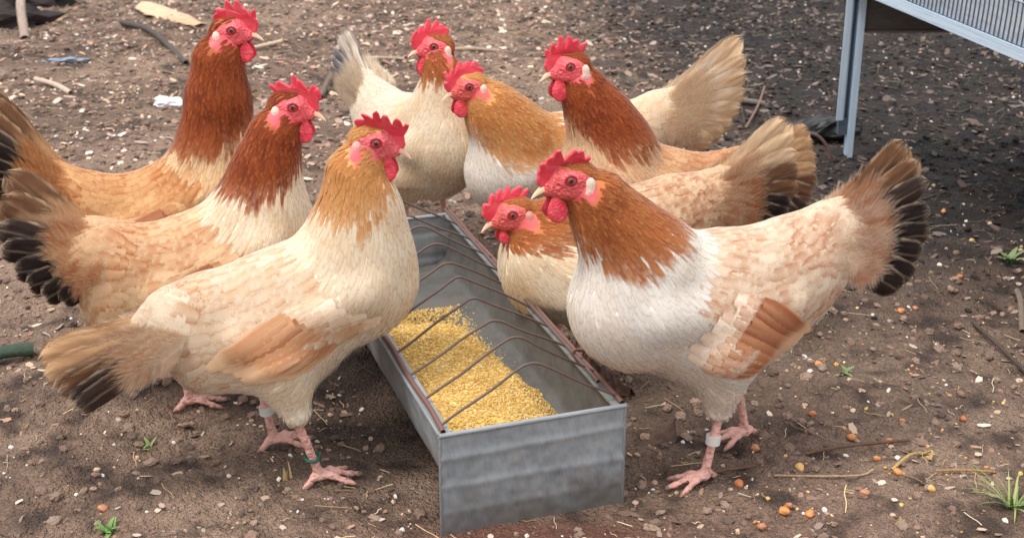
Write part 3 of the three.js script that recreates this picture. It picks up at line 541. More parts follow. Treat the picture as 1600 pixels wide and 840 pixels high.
  // ---- wings
  for (const z of [-1, 1]) {
    const wing = new THREE.Group(); wing.name = numbered('wing'); hen.add(wing);
    const w = s.wing ?? [[ch[0] + 0.005, bo[1] - 0.015], [bo[0] + 0.03, bo[1] + 0.052], [bo[0] - 0.035, bo[1] - 0.048], [ru[0] - 0.012, ru[1] - 0.012]], [a0, a1, b0, b1] = w.map((q) => V(q[0], q[1], z * 0.1));
    const onSkin = (p) => { p.z = z * 0.09; for (let k = 0; k < 6; k++) { F.grad(p, nrm); p.addScaledVector(nrm, -nrm.d); } return p; };
    const feather = (pl2, k, from, to, W, base, lift, cen, edge, lace, n, ex = {}) => {
      const p = a0.clone().lerp(a1, k), q = b0.clone().lerp(b1, k), d = q.clone().sub(p); const len = d.length(); d.multiplyScalar(1 / len);
      onSkin(p.addScaledVector(d, len * from)); pl2.add(F, p, V(d.x, d.y, 0), { L: len * (to - from), W, n, lift, base, cen, edge, lace, tone: 1 + rr(-0.07, 0.07), turn: 0, shaft: mix3(cen, edge, 0.6), ...ex });
    };
    for (let k = 0; k < 10; k++) { // secondaries, each a feather of its own
      const q = new Plumes(), t = k / 9, c = mix3(C.wing, C.wingDeep, clamp(rr(-0.2, 1.0), 0, 1));
      feather(q, t, 0.25, 1 - 0.1 * (1 - t) * (1 - t) + rr(-0.02, 0.02), 0.026, 0.001 + 0.0006 * k, 0.0012, c, mix3(c, C.wingEdge, 0.85), true, 12, { across: [-1, -0.86, -0.55, 0, 0.55, 0.86, 1], lace0: 0.72 });
      part('wing_feather', q.geo(), quillMat, wing);
    }
    const cov = new Plumes();
    const rows = [[0.27, 0.6, 13, 0.026, 0.0], [0.2, 0.51, 14, 0.025, 0.15], [0.13, 0.43, 14, 0.024, 0.4], [0.07, 0.36, 14, 0.023, 0.75], [0.0, 0.3, 14, 0.023, 1]];
    rows.forEach(([f0, f1, n, W, pale], r) => { for (let k = 0; k < n; k++) { const t = (k + rr(-0.25, 0.25) + (r % 2) * 0.5) / (n - 0.5), kk = clamp(rnd() * 0.5 + 0.8 - pale * 0.45, 0, 1), c = mix3(C.backEdge, mix3(C.back, mix3(C.wing, C.wingDeep, 0.35), (1 - pale) * 0.8), kk * (1 - 0.75 * pale * rr(0.2, 1.1))); const wo = lerp(s.wingOpen ?? 0.85, 1, clamp(t, 0, 1)); feather(cov, clamp(t, -0.03, 1.04), f0 * wo + rr(-0.025, 0.025) * (1 + 2 * pale), f1 * wo + rr(-0.025, 0.025) * (1 + 2 * pale), W, 0.0026 - 0.0002 * r + 0.0001 * k, 0.0007, c, mix3(mix3(C.backEdge, c, 0.25), C.breast, pale * 0.8), true, 6, { across: [-1, -0.8, -0.45, 0, 0.45, 0.8, 1], lace0: 0.5 }); } });
    const cv = part('wing_coverts', cov.geo(0.75), covertMat, wing); cv.userData.kind = 'stuff';
  }
  // ---- tail: two stacked fans of quills, folded like a roof along the middle
  const at = V(tr[0], tr[1], 0), lenT = Math.hypot(s.tt[0] - tr[0], s.tt[1] - tr[1]), lenL = Math.hypot(s.tl[0] - tr[0], s.tl[1] - tr[1]);
  let a0 = Math.atan2(s.tt[1] - tr[1], s.tt[0] - tr[0]), a1 = Math.atan2(s.tl[1] - tr[1], s.tl[0] - tr[0]); if (a1 < a0 - 0.2) a1 += Math.PI * 2;
  const tn = o.tailN ?? 8;
  for (const z of [-1, 1]) for (let k = 0; k < tn; k++) {
    const t = k / (tn - 1), a = lerp(a0, a1, t) + rr(-0.025, 0.025), L = lerp(lenT, lenL, t) * (0.9 + 0.05 * Math.sin(t * Math.PI) + rr(-0.025, 0.025)), T = o.tail(t, k);
    const spread = lerp(0.02, 0.2, t) * z, X = V(Math.cos(a) * Math.cos(spread), Math.sin(a) * Math.cos(spread), Math.sin(spread)), Y = V(-Math.sin(a), Math.cos(a), 0);
    const g = quill(L, (o.tailW ?? 0.042) * rr(0.94, 1.06), { ...T, bend: -0.05 * z * 0 + 0.02, cup: 0.1 * z, curl: -0.03 * z });
    const p = at.clone(); p.z = z * (0.002 + 0.0022 * k); p.x += 0.012 * Math.cos(a); p.y += 0.012 * Math.sin(a);
    Y.applyAxisAngle(X, -z * lerp(0.15, 0.5, t));
    part('tail_feather', aim(g, p, X, Y), quillMat, hen);
  }
  // tail coverts: broad laced feathers shingled over the roots of the fan
  const tc = new Plumes(), tailTan = C.tailCovert ?? C.back; let tcn = 0;
  for (const z of [-1, 1]) for (let row = 0; row < 4; row++) for (let k = 0; k < 8; k++) {
    const t = clamp((k + (row % 2) * 0.5 + rr(-0.2, 0.2)) / 7.5, 0, 1), a = lerp(a0 + 0.04, a1 + 0.02, t) + rr(-0.04, 0.04), L = lerp(lenT, lenL, t) * ([0.72, 0.6, 0.48, 0.38][row] + rr(-0.03, 0.03)), c = mix3(C.backEdge, tailTan, clamp(rr(0.5, 1.1) - row * 0.1, 0, 1));
    const g = quill(L, 0.05 * rr(0.85, 1.15), { root: mix3(C.backEdge, c, 0.4), vane: c, rim: mix3(C.backEdge, C.breast, 0.5), rimK: 1, bend: 0.02, cup: 0.015 * z, curl: -0.02 * z, split: 0.0005, from: 0.1, wideRim: 0.22 });
    const spread = z * (lerp(0.06, 0.22, t) + 0.012 * row), X = V(Math.cos(a) * Math.cos(spread), Math.sin(a) * Math.cos(spread), Math.sin(spread)), Y = V(-Math.sin(a), Math.cos(a), 0); Y.applyAxisAngle(X, -z * lerp(0.2, 0.45, t));
    const p = at.clone(); p.z = z * (0.006 + 0.003 * k + 0.0022 * row + rr(-0.0008, 0.0008)); p.x += 0.004 * Math.cos(a); p.y += 0.004 * Math.sin(a); aim(g, p, X, Y);
    tc.pos.push(...g.attributes.position.array); tc.col.push(...g.attributes.color.array); tc.uv.push(...g.attributes.uv.array); for (const i of g.index.array) tc.idx.push(i + tcn); tcn += g.attributes.position.count;
  }
  part('tail_coverts', tc.geo(), covertMat, hen).userData.kind = 'stuff';
  // ---- comb, wattles, ear lobes, eyes, beak
  const lop = o.lop ?? 0.1, jit = (q) => q + rr(-0.0034, 0.0034), shape = new THREE.Shape(), cs = (o.comb ?? 1) * 0.86, pts = [[0.031, 0.001], [0.033, 0.008], [0.0325, 0.016], [0.031, 0.0245], [0.0275, 0.0195], [0.0235, 0.0325], [0.0195, 0.0235], [0.013, 0.0385], [0.0095, 0.0265], [0.002, 0.0395], [0.0005, 0.028], [-0.009, 0.0345], [-0.0085, 0.0245], [-0.017, 0.026], [-0.0135, 0.018], [-0.009, 0.014], [0.002, 0.0135], [0.012, 0.0125], [0.022, 0.004]];
  for (let i = 1; i < 14; i++) pts[i] = [jit(pts[i][0]), jit(pts[i][1])];
  { const c = new THREE.CatmullRomCurve3(pts.map((q) => V(q[0], q[1], 0)), true, 'centripetal').getPoints(110); shape.moveTo(c[0].x, c[0].y); for (let i = 1; i < 110; i++) shape.lineTo(c[i].x, c[i].y); }
  const cg = new THREE.ExtrudeGeometry(shape, { depth: 0.0022, bevelEnabled: true, bevelThickness: 0.0016, bevelSize: 0.0021, bevelSegments: 3, curveSegments: 4, steps: 1 });
  { const p = cg.attributes.position; for (let i = 0; i < p.count; i++) { const x = p.getX(i), y = p.getY(i), h = Math.max(0, y - 0.012); p.setXYZ(i, x + 0.0008 * N3(x * 200, y * 200, o.seed), 0.012 + (y - 0.012) * (y > 0.012 ? cs : 1) + 0.0008 * N3(x * 200, y * 200, o.seed + 4), p.getZ(i) - 0.0011 + lop * h * (1 + 14 * h) + 0.0024 * N3(x * 55, y * 55, o.seed + 8) * sm(0, 0.012, h)); } cg.computeVertexNormals(); }
  const redCol = (x, y, z) => mix3(mix3(RED, REDD, clamp(0.5 + N3(x * 130, y * 130, z * 130 + o.seed), 0, 1) * 0.7), PINK, 0.12 + 0.4 * sm(-0.1, 0.6, N3(x * 260, y * 260, 3 + o.seed)));
  tint(cg, redCol); part('comb', cg.applyMatrix4(HM), combMat, hen);
  for (const z of [-1, 1]) {
    const wg = new THREE.SphereGeometry(1, 18, 14), ws = (o.wattle ?? 1) * 1.15; { const p = wg.attributes.position; for (let i = 0; i < p.count; i++) { const x = p.getX(i), y = p.getY(i), q = p.getZ(i); p.setXYZ(i, x * 0.0098 * ws * (0.72 + 0.28 * sm(0.8, -0.5, y)) + 0.0175 + 0.0008 * N3(x * 2, y * 2, o.seed), y * 0.0115 * ws - 0.0225 - 0.004 * (ws - 1), q * 0.003 + z * (0.0068 + 0.0024 * (-y)) + 0.0012 * N3(x * 2, y * 2, z + o.seed)); } wg.computeVertexNormals(); }
    tint(wg, redCol); part('wattle', wg.applyMatrix4(HM), combMat, hen);
    const lg = new THREE.SphereGeometry(1, 16, 12); { const p = lg.attributes.position; for (let i = 0; i < p.count; i++) { const x = p.getX(i), y = p.getY(i), q = p.getZ(i), waist = 1 - 0.22 * Math.exp(-(((y - 0.1) / 0.25) ** 2)); p.setXYZ(i, x * 0.0064 * waist * (y < 0 ? 1.12 : 0.9) - 0.0125 + 0.0006 * N3(x * 2, y * 3, o.seed), y * 0.0116 - 0.0055, q * 0.0042 * waist + z * 0.0172); } lg.computeVertexNormals(); }
    const lobe = o.lobe ?? [srgb(236, 214, 194), srgb(228, 168, 162)]; tint(lg, (x, y, zz) => mix3(lobe[0], lobe[1], sm(-0.003, -0.011, y) * 0.8 + 0.5 * Math.abs(N3(x * 300, y * 300, zz * 300)))); part('earlobe', lg.applyMatrix4(HM), lobeMat, hen);
    const eg = new THREE.SphereGeometry(0.0044, 20, 16); tint(eg, (x, y, zz) => { const r = Math.hypot(x, y); return r < 0.0024 ? [0.005, 0.004, 0.004] : r < 0.004 ? mix3([0.32, 0.075, 0.012], [0.12, 0.02, 0.006], sm(0.0032, 0.004, r)) : [0.03, 0.01, 0.008]; }); eg.translate(0.0066, 0.0056, z * 0.0133); part('eye', eg.applyMatrix4(HM), eyeMat, hen);
    const er = new THREE.TorusGeometry(0.0049, 0.001, 8, 22); er.scale(1.08, 0.86, 1); er.rotateY(z * 0.12); er.translate(0.0066, 0.0056, z * 0.0158); tint(er, () => mix3(RED, REDD, 0.5)); part('eyelid', er.applyMatrix4(HM), combMat, hen);
  }
  for (const up of [1, 0]) { // two mandibles
    const n = 12, m = 14, pos = [], idx = [], col = [];
    for (let i = 0; i <= n; i++) for (let k = 0; k <= m; k++) {
      const v = i / n, a = k / m * Math.PI * 2, L = up ? 0.0205 : 0.0155, r = (up ? 0.0086 : 0.0062) * Math.pow(1 - v * 0.97, 0.62), drop = up ? -0.0075 * v * v - 0.001 * v : 0.0012 * v;
      const sy = Math.sin(a), cy = Math.cos(a), y = up ? (sy > 0 ? sy * r * 0.95 : sy * r * 0.25) : (sy > 0 ? sy * r * 0.2 : sy * r * 0.62);
      pos.push(0.0205 + v * L, (up ? -0.0035 : -0.0062) + drop + y, cy * r * 0.72); const c = mix3(o.horn ?? HORN, srgb(206, 150, 120), 0.6 * sm(0.35, 0, v)); col.push(...mix3(c, srgb(240, 214, 190), 0.4 * sm(0.6, 1, v)));
    }
    for (let i = 0; i < n; i++) for (let k = 0; k < m; k++) { const a = i * (m + 1) + k, b = a + 1, c = a + m + 1, d = c + 1; idx.push(a, b, c, b, d, c); }
    part('beak', geoFrom(pos, idx, col).applyMatrix4(HM), beakMat, hen);
  }
  return hen;
}
// plumage colours (base colours)
const rust = { hackle: srgb(170, 82, 36), hackleDeep: srgb(120, 46, 18), hackleTip: srgb(200, 116, 58) };
const buff = { hackle: srgb(218, 158, 92), hackleDeep: srgb(194, 120, 60), hackleTip: srgb(236, 196, 142) };
const midrust = { hackle: srgb(192, 114, 60), hackleDeep: srgb(152, 76, 34), hackleTip: srgb(214, 150, 90) };
const cream = { breast: srgb(244, 228, 202), breastDeep: srgb(226, 196, 158), belly: srgb(238, 224, 202) };
const white = { breast: srgb(243, 236, 227), breastDeep: srgb(228, 214, 196), belly: srgb(234, 220, 204) };
const laced = { back: srgb(182, 118, 78), backEdge: srgb(243, 224, 198), wing: srgb(178, 114, 76), wingDeep: srgb(146, 82, 50), wingEdge: srgb(224, 184, 148) };
const TAN = srgb(202, 158, 116), TANL = srgb(226, 192, 154), DARK = srgb(44, 34, 32), DARK2 = srgb(66, 52, 47), BROWN = srgb(120, 84, 60), FRINGE = srgb(222, 198, 172);
const darkTail = (t, k) => t < 0.16 ? { root: TAN, vane: BROWN, rim: TANL, from: 0.35, skew: 0.15 } : t < 0.3 ? { root: BROWN, vane: DARK2, rim: FRINGE, from: 0.2, skew: 0.1 } : { root: DARK2, vane: DARK, rim: FRINGE, rimK: 0.62, from: 0.05 };
const brownTail = (t, k) => t < 0.45 ? { root: TANL, vane: TAN, rim: TANL, from: 0.3 } : t < 0.72 ? { root: TAN, vane: BROWN, rim: FRINGE, from: 0.45, skew: 0.1 } : { root: BROWN, vane: DARK2, rim: FRINGE, from: 0.4, rimK: 0.7 };
const tanTail = () => ({ root: srgb(240, 218, 190), vane: srgb(226, 190, 150), rim: srgb(240, 220, 192), from: 0.5 });
const greyTail = (t) => ({ root: srgb(238, 226, 212), vane: t > 0.4 ? srgb(132, 128, 132) : srgb(206, 190, 176), rim: srgb(226, 218, 210), from: 0.4 });

makeHen({ label: 'white-breasted hen in front at right of the trough, rusty neck and black fanned tail', at: [0.213, -1.30], yaw: 160, seed: 1, tries: 34000,
  shape: { hd: [0.168, 0.334], beak: [0.216, 0.325], n1: [0.143, 0.312], n2: [0.12, 0.278], nr: 0.041, nb: [0.092, 0.238, 0.058], ch: [0.097, 0.2, 0.068], bo: [0.012, 0.185, 0.077], ru: [-0.066, 0.205, 0.062], cu: [-0.118, 0.236, 0.046], tr: [-0.105, 0.238], tt: [-0.2, 0.336], tl: [-0.188, 0.18], stepL: 0.01, stepR: -0.075, hip: -0.005 , nr1: 0.03, hack: [[0.186, 0.285], [0.128, 0.243], [0.06, 0.275]], wing: [[0.078, 0.152], [0.02, 0.24], [-0.012, 0.13], [-0.078, 0.168]]},
  col: { ...midrust, ...white, ...laced, back: srgb(196, 140, 104) }, tail: darkTail, rings: [[-1, 'white', 0.5]], lop: -0.3, comb: 0.9, face: srgb(216, 92, 90) });
makeHen({ label: 'low crouching hen with its small head bent over the right rim of the trough', at: [0.081, -1.52], yaw: 160, seed: 2,
  shape: { hd: [0.084, 0.216], beak: [0.141, 0.199], n1: [0.06, 0.2], n2: [0.035, 0.188], nr: 0.034, nb: [0.012, 0.182, 0.05], ch: [0.032, 0.155, 0.066], bo: [-0.04, 0.16, 0.071], ru: [-0.115, 0.184, 0.056], cu: [-0.165, 0.2, 0.043], tr: [-0.15, 0.205], tt: [-0.262, 0.294], tl: [-0.238, 0.165], hip: 0.05 , nr1: 0.028, hack: [[0.115, 0.193], [0.07, 0.168], [0.0, 0.2]]},
  col: { ...midrust, ...cream, ...laced, back: srgb(176, 108, 66), backEdge: srgb(242, 214, 178) }, tail: (t, k) => t < 0.4 ? { root: TANL, vane: TANL, rim: srgb(236, 208, 172), from: 0.3 } : { root: BROWN, vane: t < 0.6 ? BROWN : DARK, rim: FRINGE, rimK: 0.5, from: 0.15 }, face: srgb(216, 100, 96), wattle: 0.6, comb: 0.85, lobe: [srgb(230, 160, 150), srgb(220, 130, 130)] });
makeHen({ label: 'tall hen with deep rust neck and large red comb behind the front right hen', at: [0.165, -1.70], yaw: 162, seed: 3,
  shape: { hd: [0.098, 0.333], beak: [0.151, 0.322], n1: [0.08, 0.302], n2: [0.06, 0.265], nr: 0.043, nb: [0.04, 0.226, 0.052], ch: [0.05, 0.19, 0.065], bo: [-0.03, 0.152, 0.066], ru: [-0.1, 0.155, 0.052], cu: [-0.14, 0.17, 0.042], tr: [-0.13, 0.172], tt: [-0.236, 0.226], tl: [-0.21, 0.11], hip: 0.02 , nr1: 0.03, hack: [[0.118, 0.278], [0.055, 0.227], [0.0, 0.237]]},
  col: { ...rust, ...cream, ...laced, breast: srgb(228, 192, 154), breastDeep: srgb(206, 150, 106), back: srgb(188, 116, 68), backEdge: srgb(230, 182, 136) }, tail: brownTail, comb: 1.2, wattle: 1.1, lop: -0.05 });
makeHen({ label: 'buff-necked hen with a plain cream tail raised behind the tall rust-necked hen', at: [0.08, -1.85], yaw: 160, seed: 4,
  shape: { hd: [0.143, 0.271], beak: [0.199, 0.258], n1: [0.122, 0.25], n2: [0.104, 0.223], nr: 0.045, nb: [0.08, 0.19, 0.056], ch: [0.084, 0.152, 0.066], bo: [0.0, 0.155, 0.068], ru: [-0.08, 0.172, 0.056], cu: [-0.13, 0.2, 0.044], tr: [-0.115, 0.2], tt: [-0.262, 0.316], tl: [-0.2, 0.165], hip: 0.02 , nr1: 0.031, hack: [[0.165, 0.23], [0.094, 0.164], [0.04, 0.174]]},
  col: { ...buff, ...white, ...laced, back: srgb(230, 200, 164), tailCovert: srgb(226, 192, 152) }, tail: tanTail, face: srgb(222, 100, 92) });
makeHen({ label: 'pale cream hen at the far end of the trough with greyish tail, head turned', at: [-0.13, -1.93], yaw: 50, headYaw: -118, seed: 5,
  shape: { hd: [0.042, 0.306], beak: [0.095, 0.3], n1: [0.05, 0.278], n2: [0.05, 0.245], nr: 0.031, nb: [0.046, 0.212, 0.05], ch: [0.055, 0.172, 0.063], bo: [-0.02, 0.158, 0.069], ru: [-0.085, 0.172, 0.054], cu: [-0.12, 0.195, 0.042], tr: [-0.11, 0.2], tt: [-0.185, 0.292], tl: [-0.198, 0.235], hip: 0.02 , hack: [[0.12, 0.275], [0.04, 0.255], [-0.01, 0.262]], wing: [[0.02, 0.16], [-0.01, 0.2], [-0.06, 0.13], [-0.1, 0.16]]},
  col: { ...midrust, ...cream, ...laced, back: srgb(232, 212, 188), backEdge: srgb(240, 226, 206), wing: srgb(232, 212, 186), wingDeep: srgb(222, 198, 168), wingEdge: srgb(240, 226, 206) }, tail: greyTail, tailW: 0.034, tailN: 5, comb: 1.1, wattle: 1.1 });
makeHen({ label: 'buff-necked cream hen in front at left of the trough, wearing a green leg ring', at: [-0.221, -1.31], yaw: -22, headYaw: -26, seed: 6, horn: srgb(214, 160, 136), tries: 34000,
  shape: { hd: [0.088, 0.338], beak: [0.136, 0.326], n1: [0.07, 0.31], n2: [0.073, 0.272], nr: 0.042, nb: [0.068, 0.233, 0.056], ch: [0.064, 0.198, 0.066], bo: [-0.018, 0.165, 0.073], ru: [-0.082, 0.176, 0.051], cu: [-0.118, 0.178, 0.039], tr: [-0.108, 0.176], tt: [-0.25, 0.168], tl: [-0.228, 0.118], stepL: 0.004, stepR: 0.03, hip: -0.022 , nr1: 0.029, hack: [[0.108, 0.3], [0.057, 0.262], [0.005, 0.268]], wing: [[0.078, 0.152], [0.0, 0.222], [-0.062, 0.124], [-0.114, 0.158]], wingOpen: 0.62, legR: 0.058},
  col: { ...buff, ...cream, ...laced, back: srgb(216, 172, 132), wing: srgb(196, 140, 100), wingDeep: srgb(170, 112, 74), wingEdge: srgb(226, 190, 152), tailCovert: srgb(196, 150, 112) }, tail: brownTail, rings: [[1, 'green', 0.28], [-1, 'white', 0.45]], lop: 0.35, face: srgb(214, 96, 100), lobe: [srgb(232, 176, 172), srgb(226, 150, 150)] });
makeHen({ label: 'middle hen of the three on the left, rusty neck and fanned black tail', at: [-0.339, -1.466], yaw: -20, headYaw: -22, seed: 7,
  shape: { hd: [0.1, 0.328], beak: [0.149, 0.318], n1: [0.082, 0.3], n2: [0.07, 0.258], nr: 0.04, nb: [0.06, 0.215, 0.052], ch: [0.058, 0.185, 0.066], bo: [-0.012, 0.148, 0.07], ru: [-0.08, 0.156, 0.058], cu: [-0.12, 0.182, 0.048], tr: [-0.105, 0.182], tt: [-0.2, 0.288], tl: [-0.16, 0.145], hip: -0.04, stepR: 0.0, stepL: -0.02 , nr1: 0.029, hack: [[0.11, 0.262], [0.055, 0.232], [0.0, 0.25]]},
  col: { ...rust, ...cream, ...laced, back: srgb(196, 128, 80), backEdge: srgb(242, 210, 168) }, tail: darkTail, rings: [[1, 'white', 0.35]] });
makeHen({ label: 'tall upright hen at the back left with a deep rust neck', at: [-0.454, -1.655], yaw: -15, headYaw: -18, seed: 8,
  shape: { hd: [0.116, 0.372], beak: [0.156, 0.37], n1: [0.1, 0.34], n2: [0.096, 0.29], nr: 0.041, nb: [0.09, 0.232, 0.05], ch: [0.085, 0.185, 0.066], bo: [0.012, 0.14, 0.066], ru: [-0.058, 0.152, 0.055], cu: [-0.098, 0.178, 0.046], tr: [-0.085, 0.178], tt: [-0.172, 0.316], tl: [-0.182, 0.195], hip: -0.03 , nr1: 0.031, hack: [[0.125, 0.25], [0.07, 0.233], [0.02, 0.24]]},
  col: { ...rust, ...cream, ...laced, breast: srgb(236, 206, 164), breastDeep: srgb(214, 164, 112), back: srgb(188, 112, 58), backEdge: srgb(232, 184, 130) }, tail: darkTail, rings: [[1, 'white', 0.4]] });
// ---------------------------------------------------------------- litter on the soil
{
  const inView = (x, z) => Math.abs(x) < -z * 0.385 + 0.12;
  const spot = () => { for (;;) { const z = -(1.02 + 3.1 * Math.pow(rnd(), 0.85)), x = rr(-1.75, 1.75); if (inView(x, z)) return [x, z]; } };
  const inTrough = (x, z) => { const tx = (x - TROUGH[0]) * 0.945 - (z - TROUGH[1]) * 0.327, tz = -(x - TROUGH[0]) * 0.327 - (z - TROUGH[1]) * 0.945; return Math.abs(tx) < 0.1 && tz > -0.006 && tz < 0.6; };
  const backDarkAt = (x, z) => sm(0.12, 0.6, x + 0.1 * (-z - 2.0)) * sm(1.5, 2.0, -z);  // litter gets darker towards the right-hand back
  function scatter(name, label, geo, mat, count, make) {
    const im = new THREE.InstancedMesh(geo, mat, count), M = new THREE.Matrix4(), q = new THREE.Quaternion(), e = new THREE.Euler(), c = new THREE.Color();
    let n = 0, guard = 0;
    while (n < count && guard++ < count * 6) { const [x, z] = spot(); if (inTrough(x, z)) continue; const r = make(x, z); if (!r) continue; e.set(r.rx, r.ry, r.rz, 'YXZ'); q.setFromEuler(e); M.compose(V(x, groundY(x, z) + r.up, z), q, V(...r.s)); im.setMatrixAt(n, M); im.setColorAt(n, c.setRGB(...r.c)); n++; }
    im.count = n; im.name = name; im.userData.kind = 'stuff'; im.userData.label = label; im.userData.category = 'litter'; im.castShadow = im.receiveShadow = true; scene.add(im);
  }
  const lit = new THREE.MeshStandardMaterial({ roughness: 0.85 });
  const rough = (g, k, s) => { const p = g.attributes.position; for (let i = 0; i < p.count; i++) { const x = p.getX(i), y = p.getY(i), z = p.getZ(i), f = 1 + k * N3(x * 1.7 + s, y * 1.7, z * 1.7); p.setXYZ(i, x * f, y * f, z * f); } g.computeVertexNormals(); return g; };
  const flake = rough(new THREE.CylinderGeometry(1, 0.9, 0.22, 6, 1), 0.7, 3), clod = rough(new THREE.IcosahedronGeometry(1, 2), 0.5, 11), pebble = rough(new THREE.IcosahedronGeometry(1, 2), 0.4, 29);
  const straw = rod([V(-1, 0, 0), V(-0.3, 0.04, 0.05), V(0.4, 0.0, -0.03), V(1, 0.05, 0.06)], 0.03, 10, 5);
  const soils = [srgb(138, 112, 96), srgb(122, 98, 83), srgb(98, 78, 67), srgb(152, 127, 110)], darks = [srgb(40, 32, 29), srgb(28, 23, 21), srgb(60, 49, 43)];
  const chips = [srgb(206, 178, 150), srgb(180, 140, 116), srgb(150, 116, 98), srgb(222, 204, 184), srgb(120, 88, 72), srgb(190, 160, 146)], straws = [srgb(214, 188, 140), srgb(190, 160, 116), srgb(160, 128, 96), srgb(120, 96, 76), srgb(226, 208, 172)];
  const pick = (a) => a[Math.floor(rnd() * a.length)];
  scatter('soil_clods', 'small crumbs and clods of soil all over the ground', clod, lit, 22000, (x, z) => { const s = 0.0012 + 0.0048 * Math.pow(rnd(), 3.2), d = backDarkAt(x, z); return { s: [s * rr(0.8, 1.4), s * rr(0.5, 0.9), s * rr(0.8, 1.4)], rx: rr(-0.5, 0.5), ry: rr(0, 6.3), rz: rr(-0.5, 0.5), up: s * 0.2, c: mix3(pick(rnd() < d ? darks : soils), [0.1, 0.08, 0.07], rnd() * 0.3 * (1 - d)) }; });
  scatter('wood_flakes', 'pale and brown flakes of bedding trodden into the ground', flake, lit, 14000, (x, z) => { const d = backDarkAt(x, z), clump = N3(x * 3, 2, z * 3) + 0.5 * N3(x * 9, 6, z * 9); if (rnd() > 0.55 + 0.7 * clump) return null; const far = sm(1.3, 2.4, -z), s = (0.001 + 0.0046 * Math.pow(rnd(), 2.2)) * (0.85 + 0.6 * far); return { s: [s * rr(0.7, 2.1), s * 0.8, s * rr(0.5, 1.1)], rx: rr(-0.45, 0.45), ry: rr(0, 6.3), rz: rr(-0.45, 0.45), up: s * 0.28, c: mix3(pick(chips), [0.09, 0.065, 0.055], clamp(d * 0.75 + rr(0.08, 0.62) - 0.25 * far * (1 - d), 0, 0.92)) }; });
  scatter('straw_bits', 'short bits of straw and thin twigs scattered on the soil', straw, lit, 4200, (x, z) => { const d = backDarkAt(x, z), far = sm(1.3, 2.4, -z), l = 0.004 + 0.022 * Math.pow(rnd(), 2) * (0.7 + 0.6 * far); return { s: [l, 0.018 * rr(0.5, 1.1), 0.018 * rr(0.5, 1.2)], rx: rr(-0.2, 0.2), ry: rr(0, 6.3), rz: rr(-0.25, 0.25), up: 0.0016, c: mix3(pick(straws), [0.07, 0.05, 0.045], clamp(d * 0.6 + rr(-0.1, 0.45), 0, 0.9)) }; });
  scatter('grit', 'tiny white and tan grit and spilled feed specks on the ground', pebble, lit, 4200, (x, z) => { if (rnd() < 0.5 * backDarkAt(x, z)) return null; const s = 0.0008 + 0.002 * Math.pow(rnd(), 2), corner = sm(0.15, 0.45, x) * sm(1.75, 1.25, -z); const c = rnd() < corner * 0.6 ? srgb(216, rr(150, 190), rr(90, 120)) : rnd() < 0.5 ? srgb(226, 216, 204) : srgb(196, 166, 140); return { s: [s * 1.3, s * 0.8, s], rx: rr(0, 3), ry: rr(0, 6), rz: 0, up: s * 0.4, c }; });

  // ---- single things
  const onGround = (pts, up) => pts.map(([x, z], i) => V(x, groundY(x, z) + up * (1 + 0.6 * Math.sin(i * 2.3)), z));
  const wood = (c) => new THREE.MeshStandardMaterial({ color: new THREE.Color(...c), map: rustNoiseMap, bumpMap: rustNoiseMap, bumpScale: 0.001, roughness: 0.85 });
  const rustNoiseMap = (() => { const a = tileNoise(40, 71), b = tileNoise(9, 72); return texture(256, (u, v) => 0.6 + 0.35 * a(u * 0.3, v) + 0.25 * (b(u, v) - 0.5), false, 3); })();
  const single = (name, label, cat, geo, mat, group) => { const o = part(name, geo, mat, scene); tag(o, label, cat, group); return o; };
  const stick = (name, label, cat, pts, r, c, up = 0.004) => single(name, label, cat, rod(onGround(pts, up), r, 40, 7), wood(c));
  stick('twig', 'long thin brown twig from the front right hen foot towards the right', 'twig', [[0.173, -1.261], [0.215, -1.272], [0.256, -1.292], [0.341, -1.314], [0.431, -1.344]], 0.0019, srgb(132, 96, 76));
  stick('straw', 'pale curved straw stem lying below the long twig', 'straw', [[0.27, -1.261], [0.322, -1.255], [0.364, -1.266], [0.376, -1.277]], 0.0012, srgb(222, 190, 150), 0.003);
  stick('straw', 'bent yellow straw stem ending in a kink near the grass tuft', 'straw', [[0.393, -1.27], [0.416, -1.29], [0.44, -1.318], [0.446, -1.312], [0.436, -1.283]], 0.0017, srgb(216, 186, 122), 0.005);
  stick('straw', 'straight tan straw lying left of and above the grass tuft', 'straw', [[0.437, -1.267], [0.47, -1.27], [0.501, -1.271]], 0.0014, srgb(206, 160, 104), 0.004);
  stick('stick', 'dark twig slanting behind the back left hen', 'stick', [[-0.957, -3.423], [-0.854, -3.284], [-0.717, -3.034]], 0.007, srgb(86, 78, 70), 0.008);
  stick('stick', 'grey brown stick left of the pale cream hen tail', 'stick', [[-0.385, -2.743], [-0.377, -2.895], [-0.354, -3.034]], 0.0065, srgb(120, 102, 88), 0.008);
  stick('stick', 'short pale stick beside the beak of the back left hen', 'stick', [[-0.604, -3.154], [-0.57, -3.2], [-0.536, -3.231]], 0.005, srgb(226, 200, 172), 0.007);
  stick('stick', 'pale thin stick lying between the two rear hen heads', 'stick', [[-0.18, -3.142], [-0.1, -3.15], [-0.029, -3.179]], 0.0045, srgb(196, 172, 150), 0.006);
  stick('stick', 'pale forked twig under the beak of the pale cream hen', 'stick', [[-0.357, -3.017], [-0.3, -3.03], [-0.242, -3.081]], 0.0045, srgb(206, 182, 158), 0.006);
  stick('stick', 'thin upright pale stem right of the raised cream tail', 'stick', [[0.519, -2.817], [0.48, -2.66], [0.434, -2.519]], 0.0025, srgb(140, 112, 94), 0.006);
  stick('stick', 'grey bit of stick below the raised cream tail', 'stick', [[0.392, -2.696], [0.45, -2.69], [0.497, -2.682]], 0.006, srgb(128, 116, 106), 0.007);
